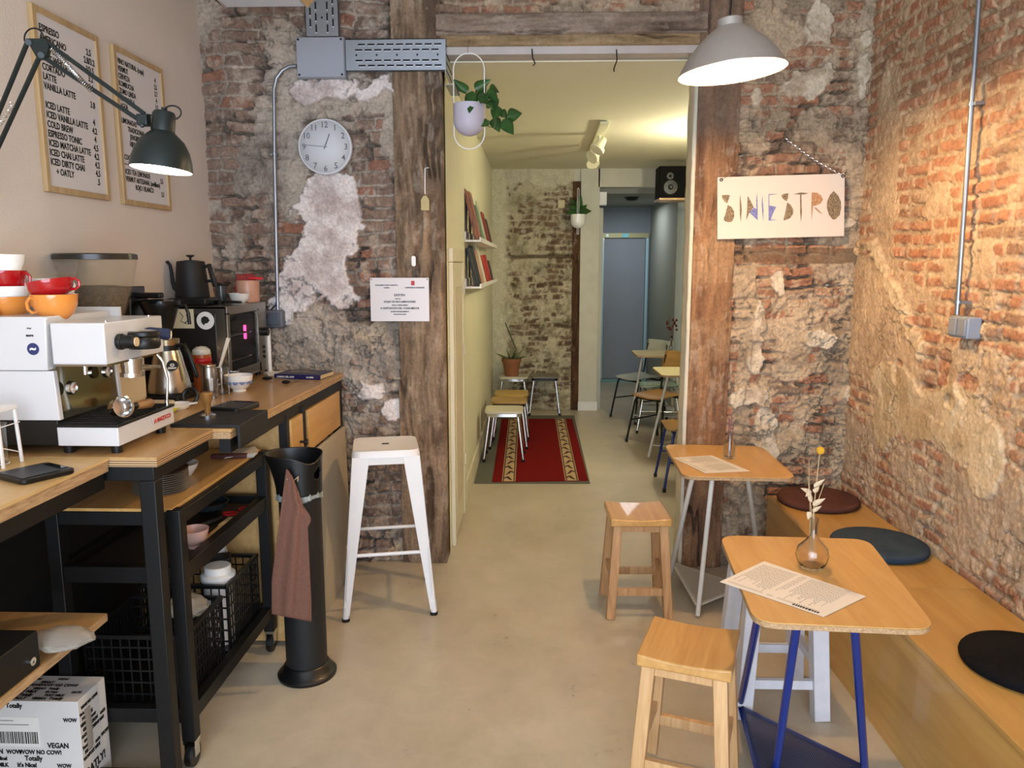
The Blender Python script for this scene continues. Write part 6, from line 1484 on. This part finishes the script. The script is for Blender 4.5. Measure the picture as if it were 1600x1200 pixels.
P('sticker', MB().lathe([(0, 0), (.023, 0), (.023, .001), (0, .001)], seg=32, mat=Fs), m_blackp, t, True, label='round black sticker')
text('sticker_print', [('o', 0, -.004, .026, 'CENTER'), ('BREW', 0, -.014, .009, 'CENTER')], m_paper, t, Fs @ Matrix.Translation((0, 0, .0016)), .001, 1.3)

# ---------------- oven with kettle
oY0, oY1 = 3.50, 4.02
ox1 = PY(352, 480, oY0).x; ox0 = XL+.03
oz0, oz1 = HC+.03, PY(352, 479, oY0).z
t = thing('toaster_oven', 'stainless steel toaster oven with stickers on its side at the back of the counter', 'oven', ((ox0+ox1)/2, 3.75, HC))
m_ss = M('oven_steel', '#8f897e', .25, .95, var=.08, vs=10)
P('shell', MB().box(ox0, ox1, oY0, oY0+.012, oz0, oz1).box(ox0, ox1, oY1-.012, oY1, oz0, oz1).box(ox0, ox1, oY0, oY1, oz1-.012, oz1).box(ox0, ox1, oY0, oY1, oz0, oz0+.012).box(ox0, ox0+.012, oY0, oY1, oz0, oz1), m_ss, t, True, bevel=.002)
P('dark_side', MB().box(ox0+.01, ox1-.05, oY0-.003, oY0, oz0+.06, oz1-.035), M('oven_side_dark', '#2a2723', .35, .4), t, True)
P('control_strip', MB().box(ox1-.004, ox1+.004, oY1-.11, oY1, oz0, oz1), m_ss, t, True, bevel=.002)
P('door_frame', MB().box(ox1-.006, ox1+.006, oY0, oY0+.03, oz0, oz1-.03).box(ox1-.006, ox1+.006, oY1-.13, oY1-.11, oz0, oz1-.03).box(ox1-.006, ox1+.006, oY0, oY1-.11, oz1-.04, oz1).box(ox1-.006, ox1+.006, oY0, oY1-.11, oz0, oz0+.05), m_ss, t, True, bevel=.002)
P('door_glass', MB().box(ox1-.004, ox1-.001, oY0+.03, oY1-.13, oz0+.05, oz1-.04), thin_glass('dark_oven_glass', '#14120f', .22), t, True)
P('cavity', MB().box(ox0+.02, ox0+.03, oY0+.012, oY1-.11, oz0+.012, oz1-.012).box(ox0+.02, ox1-.02, oY1-.125, oY1-.115, oz0+.012, oz1-.012), m_blackm, t, True)
for z in (oz0+.09, oz0+.21):
    rk = MB().tube([(ox1-.02, oY0+.02, z), (ox1-.02, oY1-.13, z)], .0025, 6)
    for k in range(14): y = oY0+.03+k*.025; rk.tube([(ox0+.03, y, z), (ox1-.02, y, z)], .0016, 5)
    P('rack', rk, m_chrome, t, True)
for k, z in enumerate((oz0+.20, oz0+.12, oz0+.095, oz0+.07)): P('knob' if k == 0 else 'push_button', MB().cyl((ox1+.004, oY1-.055, z), (ox1+(.032 if k == 0 else .010), oY1-.055, z), .022 if k == 0 else .009, seg=24), m_blackp, t, True, bevel=.002)
P('heating_tube', MB().cyl((ox1-.06, oY1-.14, oz0+.17), (ox1-.06, oY1-.14, oz0+.24), .007), M('pink_element', '#ff4f9a', .4, emit=1.6), t, True, label='pink glowing tube')
P('door_handle', MB().cyl((ox1+.006, oY0+.045, oz0+.045), (ox1+.03, oY0+.045, oz0+.045), .010), m_chrome, t, True)
for x in (ox0+.03, ox1-.04):
    for y in (oY0+.04, oY1-.04): P('foot', MB().cyl((x, y, HC), (x, y, oz0), .014), m_blackp, t, True)
def onside(px, py): q = PY(px, py, oY0-.004); return q.x, q.z
x_, z_ = onside(321, 501)
P('sticker', MB().lathe([(0, 0), (.041, 0), (.041, .001), (0, .001)], seg=40, mat=F_BACK((x_, oY0-.0035, z_))), m_paper, t, True, label='round white sticker with a dark head')
P('sticker_figure', MB().prism([(x_*0+a, b) for a, b in ((-.020, -.004), (-.018, .012), (-.004, .021), (.012, .016), (.020, .0), (.008, -.012), (-.004, -.014), (-.006, -.022), (-.014, -.016))], 0, .001, F_BACK((x_, oY0-.0048, z_))), m_ink, t, True)
x0_, z0_ = onside(268, 513); x1_, z1_ = onside(302, 483)
P('sticker', MB().box(max(x0_, ox0+.02), x1_, oY0-.0045, oY0-.003, z0_, z1_), M('cream_sticker', '#d2c9a8', .6), t, True, label='cream sticker with a sketched figure')
o = MB(); xm, zm = (x0_+x1_)/2+.01, (z0_+z1_)/2
o.tube([(xm-.02, oY0-.005, zm+.03), (xm-.005, oY0-.005, zm+.01), (xm-.018, oY0-.005, zm-.01), (xm+.01, oY0-.005, zm-.025)], .0015, 5).tube([(xm+.01, oY0-.005, zm+.02), (xm+.02, oY0-.005, zm-.005), (xm+.0, oY0-.005, zm-.02)], .002, 5)
P('sketch', o, m_ink, t, True)
# kettle & base on the oven
kY = 3.66; kx = PY(299, 430, kY).x; kz = oz1
t = thing('kettle_base', 'black square kettle base on the oven', 'kettle base', (kx, kY, kz))
P('plate', MB().box(kx-.085, kx+.10, kY-.09, kY+.09, kz+.001, kz+.034), m_blackp, t, True, bevel=.005)
P('dial', MB().cyl((kx+.10, kY-.04, kz+.012), (kx+.112, kY-.04, kz+.012), .009), m_blackp, t, True)
t = thing('gooseneck_kettle', 'matte black gooseneck kettle standing on top of the oven', 'kettle', (kx, kY, kz+.034))
kr = kY/1215
P('body', MB().lathe([(0, 0), (.075, 0), (.078, .006), (.064, .165), (.062, .172), (.02, .178), (0, .178)], (kx, kY, kz+.034), 44), m_blackm, t, True)
P('lid_knob', MB().lathe([(.005, .176), (.006, .19), (.018, .196), (.019, .202), (0, .203)], (kx, kY, kz+.034), 24), m_blackm, t, True)
P('spout', MB().tube([(kx-.064, kY-.01, kz+.067), (kx-.080, kY-.01, kz+.082), (kx-.088, kY-.01, kz+.112), (kx-.090, kY-.01, kz+.152), (kx-.095, kY-.01, kz+.187), (kx-.106, kY-.01, kz+.204), (kx-.114, kY-.01, kz+.202)], .008, 12, radii=[.013, .011, .009, .008, .0075, .007, .006]), m_blackm, t, True)
P('handle', MB().bar((kx+.055, kY, kz+.177), (kx+.095, kY, kz+.188), .014, .018).bar((kx+.087, kY, kz+.194), (kx+.112, kY, kz+.087), .018, .022).bar((kx+.068, kY, kz+.112), (kx+.100, kY, kz+.114), .012, .014), m_blackp, t, True, bevel=.003)
q = PY(345, 450, 3.90); 
t = thing('coffee_press', 'small black and clear coffee press standing on the oven', 'coffee maker', (q.x, 3.90, oz1))
P('chamber', MB().lathe([(0, 0), (.027, 0), (.027, .085), (0, .085)], (q.x, 3.90, oz1+.001), 28), M('smoked_grey', '#56595a', .2, trans=.3), t, True)
P('flange', MB().prism([(q.x+.042*cos(R(60*k)), 3.90+.042*sin(R(60*k))) for k in range(6)], oz1+.085, oz1+.092), m_blackp, t, True)
q = PY(368, 466, 3.72)
t = thing('coffee_scoop', 'dark measuring scoop lying on the oven', 'scoop', (q.x, 3.72, oz1))
P('bowl', MB().lathe([(0, 0), (.022, 0), (.026, .018), (.024, .018), (0, .004)], (q.x-.07, 3.70, oz1+.001), 24), M('dark_steel', '#3a3a3a', .3, .9), t, True)
P('handle', MB().bar((q.x-.046, 3.70, oz1+.014), (q.x+.035, 3.70, oz1+.010), .026, .012), m_blackp, t, True, bevel=.003)
q = PY(374, 460, 3.86)
o = P('bowl', MB().lathe([(0, 0), (.028, 0), (.045, .02), (.054, .045), (.057, .047), (.053, .047), (.042, .022), (0, .006)], (q.x, 3.86, oz1+.001), 36), m_whitec); tag(o, 'white bowl on top of the oven in front of the jar', 'bowl')
q = PY(388, 450, 3.96)
t = thing('jar', 'open jar of red packets on the far corner of the oven', 'jar', (q.x, 3.9, oz1))
P('jar', MB().lathe([(0, 0), (.055, 0), (.058, .10), (.055, .11), (.052, .10), (.05, .006), (0, .006)], (q.x, 3.955, oz1+.001), 28), M('pinkish_plastic', '#b98a72', .35), t, True)
P('contents', MB().cbox((q.x-.03, 3.945, oz1+.095), (.05, .03, .09), ry=.2).cbox((q.x+.02, 3.955, oz1+.10), (.045, .03, .08), ry=-.2).cbox((q.x, 3.97, oz1+.10), (.05, .02, .09)), M('red_packets', '#8c2a22', .5, var=.4, vs=40), t, True, bevel=.003)
P('lid', MB().cbox((q.x+.048, 3.95, oz1+.122), (.06, .05, .012), ry=.05), M('bright_red_lid', '#d0242c', .4), t, True, bevel=.003)

# ---------------- small items on the worktop
p, k = onc(374, 611)
t = thing('patterned_bowl', 'white bowl with a blue flower band on the counter', 'bowl', (p.x, p.y, HC))
P('body', MB().lathe([(0, .0), (.030, .0), (.031, .010), (.045, .022), (.060, .052), (.064, .076), (.061, .076), (.056, .053), (.040, .026), (0, .016)], (p.x, p.y, HC), 48), m_whitec, t, True)
fl = MB()
for i in range(13):
    a = 2*pi*i/13; 
    for dz, dr, rad in ((0, 0, .0125),):
        F = Matrix.Translation((p.x+.0575*cos(a), p.y+.0575*sin(a), HC+.047)) @ Matrix.Rotation(a, 4, 'Z') @ Matrix.Rotation(R(90-22), 4, 'Y')
        fl.lathe([(0, .0015), (rad, .0005)], seg=12, mat=F)
P('flower_band', fl, M('blue_flowers', '#6f7fa8', .3, var=.3, vs=250), t, True, solid=.0008)
p, k = onc(285, 641)
t = thing('small_dish', 'small white dish with a spout-like handle beside the machine', 'dish', (p.x, p.y, HC))
P('body', MB().lathe([(0, 0), (.035, 0), (.05, .012), (.054, .024), (.051, .024), (.046, .014), (0, .006)], (p.x-.03, p.y+.02, HC), 36), m_whitec, t, True)
P('handle', MB().bar((p.x+.018, p.y+.02, HC+.022), (p.x+.050, p.y+.03, HC+.026), .016, .004, w1=.008), m_whitec, t, True, bevel=.001)
q = PZ(247, 636, HC)
o = P('cloth_scrap', MB().cbox((-1.44, 2.93, HC+.008), (.05, .03, .006), rz=.4, rx=.1).cbox((-1.42, 2.95, HC+.013), (.04, .02, .004), rz=.9, rx=.2), M('bright_yellow', '#cfc21a', .7)); tag(o, 'little bright yellow scrap behind the drip tray', 'cloth')
# steel jugs
def pitcher(label, px, py, r, h, rz):
    p, k = onc(px, py)
    t = thing('milk_pitcher', label, 'jug', (p.x, p.y, HC), rz, 'steel milk pitchers')
    def bf(u, v):
        a = u*2*pi; rr_ = r*(1-.16*v)+(.10*r if v > .98 else 0); sp = max(0, cos(a))**12*v**6*.016
        return Vector(((rr_+sp)*cos(a), (rr_+sp)*sin(a), .001+h*v+sp*.5))
    P('body', MB().grid(bf, 48, 16), m_brushed, t, solid=.0015)
    P('base', MB().cyl((0, 0, .0008), (0, 0, .003), r*.98, seg=32), m_brushed, t)
    P('handle', MB().tube([(-r*.88, 0, h*.88), (-r*1.35, 0, h*.9), (-r*1.6, 0, h*.7), (-r*1.5, 0, h*.3), (-r*.98, 0, h*.22)], .004, 8), m_chrome, t)
pitcher('small steel milk pitcher beside the thermal jug', 298, 605, .030, .095, R(170))
pitcher('taller steel milk pitcher in front of the oven', 328, 612, .036, .125, R(200))
def squeeze(label, px, py, r, h, c):
    p, k = onc(px, py)
    t = thing('squeeze_bottle', label, 'bottle', (p.x, p.y, HC), 0, 'squeeze bottles')
    P('body', MB().lathe([(0, 0), (r, 0), (r*1.02, h*.75), (r*.86, h*.88), (r*.8, h), (0, h)], seg=32), M('squeeze_'+c[1:], c, .35, trans=.35), t)
    P('cap', MB().lathe([(0, h), (r*.86, h), (r*.8, h*1.12), (.012, h*1.18), (.008, h*1.45), (0, h*1.45)], seg=28), M('squeeze_cap', '#d6d2c4', .4), t)
squeeze('tall milky squeeze bottle between the jug and the oven', 318, 590, .040, .145, '#b9b8a4')
squeeze('narrower squeeze bottle behind the thermal jug', 300, 585, .026, .15, '#a8b09a')
p, k = onc(352, 590)
t = thing('utensil_cup', 'clear cup holding a white-handled brush before the oven', 'cup', (p.x, p.y-.05, HC))
ux, uy = PY(347, 600, 3.36).x, 3.36
P('cup', MB().lathe([(0, .002), (.030, .002), (.034, .12), (.032, .12), (.028, .006), (0, .006)], (ux, uy, HC), 28), m_glass, t, True)
t2 = thing('scraper_brush', 'white-handled cleaning brush leaning in the clear cup', 'brush', (ux, uy, HC+.01))
P('handle', MB().bar(PY(343, 575, uy), PY(357, 528, uy), .010, .014, w1=.016), M('ivory_plastic', '#d2c8b4', .4), t2, True, bevel=.003)
P('shaft', MB().tube([(ux, uy, HC+.012), PY(343, 577, uy)], .003, 6), m_chrome, t2, True)
# portafilter handle-like black ring behind, espresso glass
p, k = onc(298, 632)
o = P('funnel_ring', MB().tube([(p.x+.03*cos(a), p.y+.01*sin(a), HC+.034+.030*sin(a)) for a in [2*pi*i/20 for i in range(20)]], .008, 8, closed=True).box(p.x-.05, p.x+.0, p.y-.006, p.y+.006, HC+.001, HC+.014), m_blackp, bevel=.0); tag(o, 'black ring-shaped handle lying in front of the thermal jug', 'ring')
p, k = onc(333, 622)
o = P('drinking_glass', MB().lathe([(0, .001), (.020, .001), (.026, .085), (.0245, .085), (.018, .008), (0, .008)], (p.x, p.y, HC), 28), m_glass); tag(o, 'small clear glass behind the wooden tamper', 'glass')
# glasses with red and white label in front of the oven side
q = PY(316, 548, 3.46)
t = thing('lidded_container', 'clear container with a red and white label against the oven side', 'container', (q.x, 3.44, HC))
P('body', MB().lathe([(0, .001), (.040, .001), (.042, .17), (0, .17)], (q.x, 3.45, HC), 32), M('amber_jar', '#b0592a', .2, trans=.2), t, True)
P('label_band', MB().lathe([(.0425, .13), (.0425, .155)], (q.x, 3.45, HC), 32), M('label_red', '#a81c1c', .4), t, True, solid=.001)
P('dome_lid', MB().lathe([(.042, .17), (.038, .19), (.022, .203), (0, .207)], (q.x, 3.45, HC), 32), M('lid_milk', '#cfcbbb', .25), t, True, solid=.001)
# paper roll stand
p, k = onc(420, 577)
t = thing('roll_holder', 'slim white upright holder by the oven', 'holder', (p.x, p.y-.2, HC))
rx_, ry_ = PY(421, 560, 4.03).x, 4.03
P('rod', MB().cyl((rx_, ry_, HC+.010), (rx_, ry_, PY(421, 513, ry_).z), .011), m_white, t, True)
P('base', MB().lathe([(0, 0), (.035, 0), (.035, .006), (.012, .012), (0, .012)], (rx_, ry_, HC+.0005), 28), m_white, t, True)
# measuring spoons
a0, a1 = PZ(418, 592, HC+.006), PZ(465, 594, HC+.006); b0_, b1_ = PZ(447, 598, HC+.006), PZ(470, 594, HC+.006)
t = thing('measuring_spoon', 'larger black-bowled measuring spoon on the counter', 'spoon', a0, 0, 'measuring spoons'); t.location.z = HC
P('bowl', MB().sph(a0+Vector((0, 0, .004)), .024, (1.15, .95, .35)), m_blackp, t, True)
P('handle', MB().bar(a0+Vector((.02, 0, .004)), a1, .010, .003), m_chrome, t, True)
t = thing('measuring_spoon', 'smaller black-bowled measuring spoon nearer the counter edge', 'spoon', b0_, 0, 'measuring spoons'); t.location.z = HC
P('bowl', MB().sph(b0_+Vector((0, 0, .004)), .019, (1.1, 1, .45)), m_blackp, t, True)
P('handle', MB().bar(b0_+Vector((.012, .004, .004)), b1_, .009, .003), m_chrome, t, True)
# book and paper by the wall
p = PZ(493, 576, HC)
t = thing('book', 'thick dark blue book lying at the end of the counter', 'book', (-1.17, 3.90, HC))
M4 = Matrix.Translation((-1.185, 3.90, HC)) @ Matrix.Rotation(R(-8), 4, 'Z')
P('cover', MB().box(-.135, .115, -.085, .085, .022, .0245, M4).box(-.135, .115, -.085, .085, .0005, .003, M4).box(-.135, .115, -.0855, -.082, .0005, .0245, M4), M('navy_cover', '#1d1c4a', .35), t, True, bevel=.001)
P('pages', MB().box(-.13, .113, -.082, .084, .003, .022, M4), M('yellowed_pages', '#cdb98a', .8), t, True)
text('spine_print', [('CAMINO DEL CAFE', -.12, -.004, .012, 'LEFT'), ('LA GUIA', .04, -.004, .011, 'LEFT')], m_paper, t, M4 @ F_BACK((0, -.0862, .012)), .0004, .9)
P('cover_print', MB().box(-.10, -.04, .0, .012, .0245, .025, M4).box(-.02, .05, .0, .012, .0245, .025, M4).box(-.10, .0, .035, .05, .0245, .025, M4), M('cover_gold', '#a59a6a', .5), t, True)
o = P('loose_paper', MB().cbox((-1.36, 3.99, HC+.006), (.12, .10, .001), rz=.5, rx=.08), m_paper); tag(o, 'loose white sheet between the oven and the book', 'paper')
